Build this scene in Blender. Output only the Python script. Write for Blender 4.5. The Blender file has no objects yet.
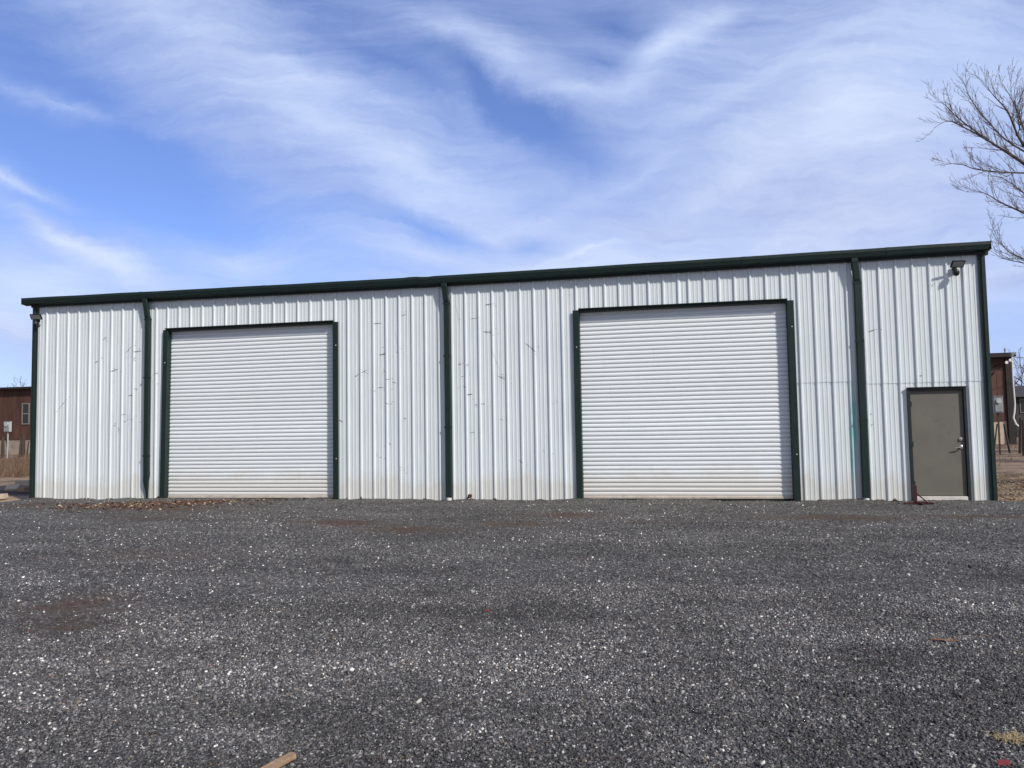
import bpy, math, random
import numpy as np
from mathutils import Vector, noise as mnoise
random.seed(7); rng = np.random.default_rng(11)
S = bpy.context.scene
COL = S.collection
R = math.radians

# ------------------------------------------------------------------ camera
CAM = np.array([13.38, -16.187, 1.504]); YAW, PIT, ROLL, F = R(-11.53), R(3.35), R(-0.97), 769.0
FW = np.array([math.sin(YAW)*math.cos(PIT), math.cos(YAW)*math.cos(PIT), math.sin(PIT)])
RT = np.array([math.cos(YAW), -math.sin(YAW), 0.0]); UP = np.cross(RT, FW)
RT, UP = math.cos(ROLL)*RT + math.sin(ROLL)*UP, -math.sin(ROLL)*RT + math.cos(ROLL)*UP
def ray(x, y): return FW + RT*(x-512)/F + UP*(384-y)/F
def at(x, y, Y):
    d = ray(x, y); return Vector(CAM + d*(Y-CAM[1])/d[1])
def gnd(x, y, Z=0.0):
    d = ray(x, y); return Vector(CAM + d*(Z-CAM[2])/d[2])
cam = bpy.data.cameras.new('camera'); co = bpy.data.objects.new('camera', cam); COL.objects.link(co)
from mathutils import Matrix
M = Matrix(((RT[0], UP[0], -FW[0], CAM[0]), (RT[1], UP[1], -FW[1], CAM[1]), (RT[2], UP[2], -FW[2], CAM[2]), (0, 0, 0, 1)))
co.matrix_world = M
cam.sensor_width = 36; cam.lens = F/1024*36; cam.clip_start = 0.1; cam.clip_end = 4000
S.camera = co

# ------------------------------------------------------------------ materials
class NT:
    def __init__(s, nt): s.nt = nt
    def n(s, t, **kw):
        nd = s.nt.nodes.new(t)
        for k, v in kw.items():
            if k[:2] == 'i_':
                key = k[2:]; key = int(key) if key.isdigit() else key.replace('_', ' ')
                s.put(nd.inputs[key], v)
            else: setattr(nd, k, v)
        return nd
    def put(s, sock, v):
        if hasattr(v, 'is_output'): s.nt.links.new(v, sock)
        else: sock.default_value = v
    def math(s, op, a, b=None, c=None, clamp=False):
        nd = s.nt.nodes.new('ShaderNodeMath'); nd.operation = op; nd.use_clamp = clamp
        s.put(nd.inputs[0], a)
        if b is not None: s.put(nd.inputs[1], b)
        if c is not None: s.put(nd.inputs[2], c)
        return nd.outputs[0]
    def vec(s, op, a, b=None):
        nd = s.nt.nodes.new('ShaderNodeVectorMath'); nd.operation = op
        s.put(nd.inputs[0], a)
        if b is not None:
            s.put(nd.inputs[3 if op == 'SCALE' else 1], b)
        return nd.outputs['Value' if op in ('DOT_PRODUCT', 'LENGTH') else 'Vector']
    def mix(s, f, a, b, mode='MIX'):
        nd = s.nt.nodes.new('ShaderNodeMix'); nd.data_type = 'RGBA'; nd.blend_type = mode
        s.put(nd.inputs[0], f)
        s.put(nd.inputs[6], a if hasattr(a, 'is_output') else (*a[:3], 1)); s.put(nd.inputs[7], b if hasattr(b, 'is_output') else (*b[:3], 1))
        return nd.outputs[2]
    def ramp(s, f, stops, interp='LINEAR'):
        nd = s.nt.nodes.new('ShaderNodeValToRGB'); nd.color_ramp.interpolation = interp
        e = nd.color_ramp.elements
        while len(e) < len(stops): e.new(0.5)
        for q, (p, c) in zip(e, stops):
            q.position = p; q.color = (*c[:3], 1) if hasattr(c, '__len__') else (c, c, c, 1)
        s.put(nd.inputs[0], f); return nd.outputs[0]
    def noise(s, vec, scale, detail=4, rough=0.55, col=False):
        nd = s.n('ShaderNodeTexNoise'); s.put(nd.inputs['Vector'], vec)
        s.put(nd.inputs['Scale'], scale); s.put(nd.inputs['Detail'], detail); s.put(nd.inputs['Roughness'], rough)
        return nd.outputs['Color' if col else 'Fac']
    def mapping(s, vec, loc=(0, 0, 0), rot=(0, 0, 0), scale=(1, 1, 1), kind='POINT'):
        nd = s.n('ShaderNodeMapping', vector_type=kind); s.put(nd.inputs['Vector'], vec)
        nd.inputs['Location'].default_value = loc; nd.inputs['Rotation'].default_value = rot; nd.inputs['Scale'].default_value = scale
        return nd.outputs[0]
    def blob(s, vec, loc, ang, la, lb):
        v = s.mapping(vec, (loc[0], loc[1], 0), (0, 0, ang), (la, lb, 1), 'TEXTURE')
        g = s.n('ShaderNodeTexGradient', gradient_type='QUADRATIC_SPHERE'); s.put(g.inputs[0], v)
        return g.outputs['Fac']

def newmat(name):
    m = bpy.data.materials.new(name); m.use_nodes = True
    nt = m.node_tree; nt.nodes.clear(); k = NT(nt)
    out = nt.nodes.new('ShaderNodeOutputMaterial'); b = nt.nodes.new('ShaderNodeBsdfPrincipled')
    nt.links.new(b.outputs[0], out.inputs[0])
    return m, k, b
def bump(k, b, h, strength=0.3, dist=0.01):
    nd = k.n('ShaderNodeBump'); nd.inputs['Strength'].default_value = strength; nd.inputs['Distance'].default_value = dist
    k.put(nd.inputs['Height'], h); k.nt.links.new(nd.outputs[0], b.inputs['Normal'])
def objco(k): return k.n('ShaderNodeTexCoord').outputs['Object']
def wco(k): return k.n('ShaderNodeNewGeometry').outputs['Position']

def basic(name, c, rough=0.6, metal=0.0, var=0.15, scale=6.0, bmp=0.0, bscale=40, c2=None, thr=0.6):
    m, k, b = newmat(name); v = wco(k)
    n = k.noise(v, scale, 6, 0.6)
    lo = tuple(x*(1-var) for x in c); hi = tuple(min(1, x*(1+var)) for x in c)
    col = k.ramp(n, [(0.3, lo), (0.7, hi)])
    if c2:
        n2 = k.noise(v, scale*1.7, 8, 0.7)
        col = k.mix(k.ramp(n2, [(thr, 0), (thr+0.12, 1)]), col, c2)
    k.put(b.inputs['Base Color'], col); b.inputs['Roughness'].default_value = rough; b.inputs['Metallic'].default_value = metal
    if bmp: bump(k, b, k.noise(v, bscale, 4), bmp, 0.01)
    return m

def mat_wall():
    m, k, b = newmat('painted_steel_panel'); v = wco(k)
    sx = k.n('ShaderNodeSeparateXYZ'); k.put(sx.inputs[0], v); z = sx.outputs[2]
    vs = k.mapping(v, scale=(5, 5, 0.35))
    n = k.noise(vs, 2.2, 6, 0.65)
    base = k.ramp(n, [(0.3, (0.64, 0.70, 0.73)), (0.7, (0.74, 0.795, 0.82))])
    # chalky fading, large soft patches
    n2 = k.noise(v, 0.55, 5, 0.6)
    base = k.mix(k.ramp(n2, [(0.42, 0), (0.75, 0.5)]), base, (0.575, 0.63, 0.66))
    # mud splash along the foot of the panels
    nz = k.noise(k.mapping(v, scale=(1.5, 1.5, 0.5)), 1.2, 7, 0.72)
    h = k.math('SUBTRACT', z, k.math('SUBTRACT', k.math('MULTIPLY', nz, 1.3), 0.32))
    mudf = k.math('MULTIPLY', k.ramp(h, [(0.0, 0.40), (0.10, 0.16), (0.26, 0.0)]), 1.0)
    base = k.mix(mudf, base, (0.56, 0.51, 0.42))
    # grimy runs
    nr = k.noise(k.mapping(v, scale=(18, 18, 0.25)), 1.3, 5, 0.7)
    base = k.mix(k.math('MULTIPLY', k.ramp(nr, [(0.58, 0), (0.78, 1)]), 0.28), base, (0.36, 0.38, 0.39))
    # fine scuffs
    ns = k.noise(k.mapping(v, rot=(0, R(25), 0), scale=(7, 7, 60)), 1.0, 3, 0.6)
    nm = k.noise(v, 0.9, 3)
    sc = k.math('MULTIPLY', k.ramp(ns, [(0.70, 0), (0.74, 1)]), k.ramp(nm, [(0.52, 0), (0.62, 0.5)]))
    base = k.mix(sc, base, (0.3, 0.31, 0.32))
    # turquoise overspray beside the right-hand downspout
    pv = k.n('ShaderNodeCombineXYZ'); k.put(pv.inputs[0], sx.outputs[0]); k.put(pv.inputs[1], z)
    t1 = k.blob(pv.outputs[0], (16.93, 1.45), 0, 0.11, 1.35)
    t2 = k.blob(pv.outputs[0], (16.86, 0.9), 0, 0.05, 1.2)
    t = k.math('MULTIPLY', k.math('ADD', t1, k.math('MULTIPLY', t2, 0.7)), k.ramp(k.noise(v, 3, 4), [(0.3, 0.3), (0.6, 1)]))
    base = k.mix(k.math('MULTIPLY', t, 2.6, clamp=True), base, (0.30, 0.62, 0.58))
    k.put(b.inputs['Base Color'], base)
    k.put(b.inputs['Roughness'], k.ramp(n, [(0.3, 0.5), (0.7, 0.38)]))
    oc = k.math('ADD', k.noise(k.mapping(v, scale=(1, 1, 0.5)), 2.4, 2, 0.4), k.math('MULTIPLY', k.noise(v, 9, 3), 0.12))
    bump(k, b, oc, 0.35, 0.03)
    return m
def mat_curtain():
    m, k, b = newmat('roll_door_steel'); v = wco(k)
    sx = k.n('ShaderNodeSeparateXYZ'); k.put(sx.inputs[0], v); z = sx.outputs[2]
    n = k.noise(k.mapping(v, scale=(1.2, 1, 9)), 2.0, 5, 0.65)
    base = k.ramp(n, [(0.3, (0.72, 0.77, 0.80)), (0.7, (0.79, 0.835, 0.86))])
    slat = k.n('ShaderNodeTexWhiteNoise', noise_dimensions='1D'); k.put(slat.inputs['W'], k.math('FLOOR', k.math('DIVIDE', z, 0.356)))
    base = k.mix(k.math('MULTIPLY', slat.outputs[0], 0.22), base, (0.58, 0.61, 0.62))
    h = k.math('SUBTRACT', z, k.math('MULTIPLY', k.noise(v, 1.8, 6, 0.7), 0.8))
    base = k.mix(k.ramp(h, [(0.0, 0.5), (0.3, 0.0)]), base, (0.62, 0.57, 0.49))
    nr = k.noise(k.mapping(v, scale=(14, 1, 0.4)), 1.3, 5, 0.7)
    base = k.mix(k.math('MULTIPLY', k.ramp(nr, [(0.58, 0), (0.8, 1)]), 0.2), base, (0.45, 0.44, 0.42))
    k.put(b.inputs['Base Color'], base); b.inputs['Roughness'].default_value = 0.4
    bump(k, b, k.noise(v, 2.0, 3), 0.2, 0.02)
    return m
def mat_green():
    m, k, b = newmat('dark_green_trim'); v = wco(k)
    n = k.noise(v, 3, 6, 0.65)
    base = k.ramp(n, [(0.3, (0.0055, 0.0165, 0.0145)), (0.7, (0.0095, 0.0245, 0.0225))])
    n2 = k.noise(k.mapping(v, scale=(9, 9, 1.2)), 2.5, 7, 0.75)
    base = k.mix(k.ramp(n2, [(0.64, 0), (0.78, 0.3)]), base, (0.06, 0.075, 0.07))
    n3 = k.noise(v, 26, 3, 0.6)
    base = k.mix(k.ramp(n3, [(0.74, 0), (0.78, 0.5)]), base, (0.25, 0.26, 0.25))
    k.put(b.inputs['Base Color'], base); k.put(b.inputs['Roughness'], k.ramp(n2, [(0.3, 0.38), (0.7, 0.6)])); b.inputs['Specular IOR Level'].default_value = 0.4
    bump(k, b, k.noise(v, 6, 3), 0.25, 0.01)
    return m
# discoloured patches of bare earth in the gravel (world x, y, half-length, half-width, amount)
PATCH = [(3.2, -2.2, 1.7, 0.55, 0.9), (4.0, -3.7, 1.2, 0.5, 0.45), (8.1, -10.1, 0.55, 0.42, 0.9), (8.65, -10.8, 0.5, 0.4, 0.7), (8.0, -4.2, 1.0, 0.45, 0.9), (9.5, -4.9, 1.0, 0.4, 0.85),
         (10.9, -4.1, 0.7, 0.4, 0.9), (11.6, -2.9, 0.9, 0.35, 0.8), (15.9, -3.1, 1.3, 0.35, 1.0), (18.1, -2.8, 0.9, 0.3, 0.95), (-0.6, -1.6, 1.2, 0.7, 0.7), (13.2, -3.6, 1.2, 0.3, 0.4), (7.0, -7.5, 1.3, 0.5, 0.35)]
def patches(k, v):
    w = k.noise(v, 2.2, 5, 0.6, col=True)
    w = k.vec('SCALE', k.vec('SUBTRACT', w, (0.5, 0.5, 0.5)), 0.9)
    vv = k.vec('ADD', v, w); vv = k.vec('MULTIPLY', vv, (1, 1, 0))
    tot = None
    for (x, y, a, c, amt) in PATCH:
        g = k.math('MULTIPLY', k.blob(vv, (x, y), 0, a*1.7, c*1.9), amt*3.0)
        tot = g if tot is None else k.math('ADD', tot, g)
    return tot
def mat_gravel():
    m, k, b = newmat('crushed_gravel'); v = wco(k)
    cols = []; hts = []
    for sc in (62, 118):
        vo = k.n('ShaderNodeTexVoronoi', feature='F1'); k.put(vo.inputs['Vector'], v); vo.inputs['Scale'].default_value = sc
        sp = k.n('ShaderNodeSeparateColor'); k.put(sp.inputs[0], vo.outputs['Color'])
        cols.append(sp.outputs[0]); hts.append(vo.outputs['Distance']); last = sp
    stops = [(0.0, (0.020, 0.020, 0.020)), (0.40, (0.058, 0.056, 0.055)), (0.75, (0.115, 0.111, 0.108)), (0.90, (0.19, 0.185, 0.178)), (0.97, (0.42, 0.41, 0.39)), (1.0, (0.58, 0.57, 0.54))]
    c = k.mix(0.5, k.ramp(cols[0], stops), k.ramp(cols[1], stops))
    c = k.mix(k.ramp(k.noise(v, 30, 2), [(0.45, 0), (0.55, 1)]), k.ramp(cols[0], stops), c)
    big = k.noise(k.mapping(v, scale=(0.5, 1.3, 1)), 0.9, 6, 0.65)
    c = k.mix(1.0, c, k.ramp(big, [(0.3, (0.62, 0.60, 0.58)), (0.7, (1.32, 1.31, 1.28))]), 'MULTIPLY')
    mid = k.noise(v, 7, 4, 0.7)
    c = k.mix(1.0, c, k.ramp(mid, [(0.3, (0.7, 0.7, 0.7)), (0.7, (1.3, 1.3, 1.3))]), 'MULTIPLY')
    pt = k.math('MULTIPLY', patches(k, v), k.ramp(k.noise(v, 6, 6, 0.75), [(0.35, 0.1), (0.65, 1.0)]), clamp=True)
    c = k.mix(k.math('MULTIPLY', pt, 0.9), c, k.ramp(k.noise(v, 14, 5, 0.7), [(0.35, (0.040, 0.024, 0.018)), (0.7, (0.15, 0.095, 0.062))]))
    k.put(b.inputs['Base Color'], c); b.inputs['Roughness'].default_value = 0.85
    b.inputs['Specular IOR Level'].default_value = 0.3
    bump(k, b, k.math('ADD', hts[0], k.math('MULTIPLY', hts[1], 0.5)), 1.0, 0.012)
    return m
def mat_attr(name, rough=0.8):
    m, k, b = newmat(name)
    a = k.n('ShaderNodeAttribute', attribute_name='tint'); v = wco(k)
    n = k.noise(v, 160, 2)
    c = k.mix(1.0, a.outputs['Color'], k.ramp(n, [(0.3, (0.75, 0.75, 0.75)), (0.7, (1.2, 1.2, 1.2))]), 'MULTIPLY')
    k.put(b.inputs['Base Color'], c); b.inputs['Roughness'].default_value = rough
    return m
def mat_dirt():
    m, k, b = newmat('bare_dirt'); v = wco(k)
    n = k.noise(k.mapping(v, scale=(0.35, 1, 1)), 0.7, 8, 0.7)
    c = k.ramp(n, [(0.36, (0.035, 0.022, 0.014)), (0.47, (0.10, 0.064, 0.038)), (0.545, (0.28, 0.20, 0.125)), (0.62, (0.08, 0.052, 0.032))])
    sand = k.math('MULTIPLY', k.blob(v, (-4.0, 0.2), 0.1, 4.5, 1.7), 3.0, clamp=True)
    c = k.mix(k.math('MULTIPLY', sand, 0.85), c, (0.32, 0.235, 0.145))
    n2 = k.noise(v, 9, 6, 0.75)
    c = k.mix(1.0, c, k.ramp(n2, [(0.3, (0.65, 0.65, 0.65)), (0.7, (1.35, 1.3, 1.25))]), 'MULTIPLY')
    # far away the ground is winter grass
    k.put(b.inputs['Base Color'], c); b.inputs['Roughness'].default_value = 0.95
    bump(k, b, n2, 0.6, 0.05)
    return m
def mat_brownwall():
    m, k, b = newmat('rusty_red_siding'); v = wco(k)
    n = k.noise(k.mapping(v, scale=(1, 1, 0.3)), 1.1, 7, 0.7)
    c = k.ramp(n, [(0.3, (0.038, 0.018, 0.013)), (0.5, (0.082, 0.034, 0.023)), (0.7, (0.12, 0.066, 0.045))])
    n2 = k.noise(v, 3.5, 6, 0.75)
    c = k.mix(k.ramp(n2, [(0.55, 0), (0.75, 0.6)]), c, (0.055, 0.028, 0.020))
    k.put(b.inputs['Base Color'], c); b.inputs['Roughness'].default_value = 0.7
    return m
MT = dict(
    wall=mat_wall(), curtain=mat_curtain(), green=mat_green(), gravel=mat_gravel(), dirt=mat_dirt(), rustwall=mat_brownwall(),
    scuff=basic('scuffed_paint', (0.20, 0.205, 0.215), 0.7, 0, 0.4, 30),
    rust=basic('rust', (0.07, 0.028, 0.014), 0.85, 0, 0.4, 40),
    dark=basic('dark_gap', (0.012, 0.011, 0.010), 0.8),
    doorpaint=basic('taupe_door_paint', (0.145, 0.134, 0.112), 0.5, 0, 0.10, 2.2, 0.08, 30, (0.105, 0.098, 0.085), 0.57),
    frame=basic('near_black_frame_paint', (0.012, 0.018, 0.017), 0.45, 0, 0.2, 8),
    cream=basic('dusty_white_sill', (0.60, 0.57, 0.52), 0.7, 0, 0.15, 8),
    bar=basic('dirty_aluminium', (0.50, 0.45, 0.39), 0.55, 0, 0.2, 7, 0.1),
    steel=basic('satin_steel', (0.62, 0.60, 0.56), 0.3, 0.9, 0.08, 20),
    white=basic('white_plastic', (0.78, 0.78, 0.76), 0.5, 0, 0.1, 15),
    black=basic('black_plastic', (0.015, 0.015, 0.016), 0.4, 0, 0.2, 20),
    greyplastic=basic('pale_grey_plastic', (0.42, 0.43, 0.43), 0.5, 0, 0.1, 20),
    maroon=basic('maroon_painted_steel', (0.045, 0.004, 0.006), 0.55, 0, 0.3, 25),
    roof=basic('galvanised_roof_sheet', (0.45, 0.46, 0.47), 0.45, 0.3, 0.1, 2),
    bark=basic('grey_brown_bark', (0.085, 0.068, 0.060), 0.9, 0, 0.4, 12, 0.4, 60),
    twig=basic('brown_twigs', (0.14, 0.108, 0.098), 0.9, 0, 0.35, 5),
    wood=basic('weathered_wood', (0.30, 0.20, 0.12), 0.8, 0, 0.3, 30, 0.3, 90, (0.16, 0.10, 0.06), 0.58),
    oldwood=basic('dark_old_wood', (0.060, 0.040, 0.030), 0.9, 0, 0.4, 12),
    concrete=basic('pale_concrete', (0.50, 0.41, 0.31), 0.9, 0, 0.18, 3, 0.3, 30),
    block=basic('stained_block', (0.27, 0.225, 0.19), 0.9, 0, 0.25, 2.0, 0.3, 20),
    roofdark=basic('dark_roof_edge', (0.014, 0.010, 0.010), 0.7, 0, 0.3, 3),
    glass=None,
    metergrey=basic('grey_enamelled_steel', (0.25, 0.275, 0.275), 0.45, 0, 0.18, 6),
    paleframe=basic('faded_grey_frame', (0.20, 0.19, 0.175), 0.7, 0, 0.2, 6),
    darkhouse=basic('dark_grey_siding', (0.040, 0.038, 0.040), 0.8, 0, 0.3, 2),
    red=basic('red_plastic', (0.24, 0.035, 0.035), 0.5, 0, 0.2, 40),
    orangewood=basic('split_orange_wood', (0.20, 0.105, 0.065), 0.8, 0, 0.3, 60),
    stones=mat_attr('loose_stone'), litter=mat_attr('dry_leaf', 0.9), grass=mat_attr('dry_grass', 0.95),
)
g, k_, b_ = newmat('dark_window_glass'); b_.inputs['Base Color'].default_value = (0.02, 0.022, 0.025, 1); b_.inputs['Roughness'].default_value = 0.08
MT['glass'] = g

# ------------------------------------------------------------------ mesh helpers
class MB:
    def __init__(s): s.v = []; s.f = []; s.mi = []; s.cur = 0
    def face(s, idx): s.f.append(tuple(idx)); s.mi.append(s.cur)
    def quad(s, a, b, c, d):
        n = len(s.v); s.v += [tuple(a), tuple(b), tuple(c), tuple(d)]; s.face((n, n+1, n+2, n+3))
    def box(s, x0, x1, y0, y1, z0, z1, bev=0.0):
        if bev <= 0:
            n = len(s.v)
            s.v += [(x0, y0, z0), (x1, y0, z0), (x1, y1, z0), (x0, y1, z0), (x0, y0, z1), (x1, y0, z1), (x1, y1, z1), (x0, y1, z1)]
            for q in ((0, 3, 2, 1), (4, 5, 6, 7), (0, 1, 5, 4), (1, 2, 6, 5), (2, 3, 7, 6), (3, 0, 4, 7)): s.face([n+i for i in q])
        else:
            b = bev
            rings = []
            for (z, i) in ((z0, b), (z0+b, 0), (z1-b, 0), (z1, b)):
                c = b if i == 0 else b*1.7
                X0, X1, Y0, Y1 = x0+i*0.0, x1-i*0.0, y0+i*0.0, y1-i*0.0
                rings.append([(X0+c, Y0+i, z), (X1-c, Y0+i, z), (X1-i, Y0+c, z), (X1-i, Y1-c, z), (X1-c, Y1-i, z), (X0+c, Y1-i, z), (X0+i, Y1-c, z), (X0+i, Y0+c, z)])
            s.loft(rings, True)
    def loft(s, rings, caps=True, closed=True):
        n0 = len(s.v); m = len(rings[0])
        for r in rings: s.v += [tuple(p) for p in r]
        for i in range(len(rings)-1):
            for j in range(m if closed else m-1):
                a = n0+i*m+j; b = n0+i*m+(j+1) % m
                s.face((a, b, b+m, a+m))
        if caps and closed:
            s.face([n0+j for j in range(m)][::-1]); s.face([n0+(len(rings)-1)*m+j for j in range(m)])
    def tube(s, pts, rad, sides=6, caps=True):
        pts = [Vector(p) for p in pts]
        if not hasattr(rad, '__len__'): rad = [rad]*len(pts)
        rings = []
        t = (pts[1]-pts[0]).normalized()
        ref = Vector((0, 0, 1)) if abs(t.z) < 0.9 else Vector((1, 0, 0))
        nrm = t.cross(ref).normalized()
        for i, p in enumerate(pts):
            a = pts[max(i-1, 0)]; b = pts[min(i+1, len(pts)-1)]
            t = (b-a).normalized()
            nrm = (nrm - t*nrm.dot(t)).normalized(); bi = t.cross(nrm)
            rings.append([p + (nrm*math.cos(2*math.pi*j/sides) + bi*math.sin(2*math.pi*j/sides))*rad[i] for j in range(sides)])
        s.loft(rings, caps)
    def bar(s, a, b, w, h):
        a = Vector(a); b = Vector(b); t = (b-a).normalized()
        ref = Vector((0, 0, 1)) if abs(t.z) < 0.95 else Vector((0, 1, 0))
        n = t.cross(ref).normalized()*w/2; u = n.cross(t).normalized()*h/2
        s.loft([[p-n-u, p+n-u, p+n+u, p-n+u] for p in (a, b)], True)
    def extrude_x(s, prof, xs, dz=None):   # prof: list of (y, z), swept along x
        rings = []
        for i, x in enumerate(xs):
            o = dz[i] if dz is not None else 0
            rings.append([(x, y, z+o) for (y, z) in prof])
        s.loft(rings, True)
    def build(s, name, mats, parent=None, smooth=False, loc=None):
        if loc is not None:
            L = Vector(loc); s.v = [tuple(Vector(p)-L) for p in s.v]
        me = bpy.data.meshes.new(name); me.from_pydata([tuple(map(float, p)) for p in s.v], [], s.f)
        if not isinstance(mats, (list, tuple)): mats = [mats]
        for m in mats: me.materials.append(m)
        if len(mats) > 1: me.polygons.foreach_set('material_index', s.mi)
        if smooth: me.polygons.foreach_set('use_smooth', [True]*len(me.polygons))
        me.validate(); me.update()
        o = bpy.data.objects.new(name, me); COL.objects.link(o)
        if loc is not None: o.location = loc
        if parent is not None: o.parent = parent
        return o
def tag(o, label=None, cat=None, group=None, kind=None):
    if label: o['label'] = label
    if cat: o['category'] = cat
    if group: o['group'] = group
    if kind: o['kind'] = kind
    return o
def empty(name, loc, label, cat, group=None):
    o = bpy.data.objects.new(name, None); COL.objects.link(o); o.location = loc; o.empty_display_size = 0.2
    return tag(o, label, cat, group)
def part(mb, name, mat, parent, smooth=False):
    """part modelled in world coordinates, parented to a thing standing at its own location"""
    L = Vector(parent.location); p = parent.parent
    while p is not None: L = L + Vector(p.location); p = p.parent
    mb.v = [tuple(Vector(q)-L) for q in mb.v]
    return mb.build(name, mat, parent, smooth)

# ------------------------------------------------------------------ the metal building
X0, X1 = -1.965, 19.385; DEP = 12.0; EAVE = 4.72; PITCH = 1/12
bld = empty('metal_building', (8.7, 0, 0), 'long white ribbed metal workshop with dark green trim and two white roll-up doors', 'building')
D1 = (1.603, 6.101, 3.99); D2 = (11.428, 15.881, 3.99); PD = (17.905, 18.948, 2.166)
RIBP = 0.3048
def profile(a, b, phase, rib=0.029):
    """ribbed panel profile between a and b: list of (u, outward offset)"""
    pts = {}
    def h(u):
        r = (u-phase) % RIBP
        if r < 0.018: return rib*r/0.018
        if r < 0.044: return rib
        if r < 0.062: return rib*(0.062-r)/0.018
        for c in (0.135, 0.215):
            d = abs(r-c)
            if d < 0.016: return 0.0055*min(1, (0.016-d)/0.007)
        return 0.0
    br = [0, 0.018, 0.044, 0.062]
    for c in (0.135, 0.215): br += [c-0.016, c-0.009, c+0.009, c+0.016]
    us = [a, b]; n0 = int((a-phase)/RIBP)-2
    for n in range(n0, int((b-phase)/RIBP)+2):
        for q in br:
            u = phase+n*RIBP+q
            if a+1e-4 < u < b-1e-4: us.append(u)
    us.sort(); return [(u, h(u)) for u in us], h
PHL, PHR, PHS = 11.17-0.006, 15.34-0.006, 13.66
_, HL = profile(0, 1, PHL); _, HR = profile(0, 1, PHR)
def hwall(u): return HL(u) if u < PHS else HR(u)
def wprof(a, b):
    if b <= PHS: return profile(a, b, PHL)[0]
    if a >= PHS: return profile(a, b, PHR)[0]
    return profile(a, PHS-0.02, PHL)[0] + profile(PHS+0.02, b, PHR)[0]
w = MB()
def panel(a, b, z0, z1, off=0.0, wav=0.0):
    p = wprof(a, b)
    zs = [z0, z1]
    for (u, h), (u2, h2) in zip(p[:-1], p[1:]):
        zb, zb2 = (z0 + wav*mnoise.noise(Vector((u*2.3, 0, 3))), z0 + wav*mnoise.noise(Vector((u2*2.3, 0, 3))))
        w.quad((u, -h-off, zb), (u2, -h2-off, zb2), (u2, -h2-off, z1), (u, -h-off, z1))
SEAM1, SEAM2 = 2.33, 2.275
TOPW = 4.80
panel(X0, D1[0]+0.05, -0.012, TOPW, wav=0.012)
panel(D1[0]+0.05, D1[1]-0.05, D1[2]+0.005, TOPW)
panel(D1[1]-0.05, D2[0]+0.05, -0.012, TOPW, wav=0.012)
panel(D2[0]+0.05, D2[1]-0.05, D2[2]+0.005, TOPW)
panel(D2[1]-0.05, 17.1, -0.012, SEAM1, wav=0.01); panel(D2[1]-0.05, 17.1, SEAM1-0.006, TOPW, 0.007)
panel(17.1, PD[0]+0.03, -0.012, SEAM2, wav=0.01); panel(PD[1]-0.03, X1, -0.012, SEAM2, wav=0.01)
panel(PD[0]+0.03, PD[1]-0.03, PD[2]+0.005, SEAM2)
panel(17.1, X1, SEAM2-0.006, TOPW, 0.007)
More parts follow.
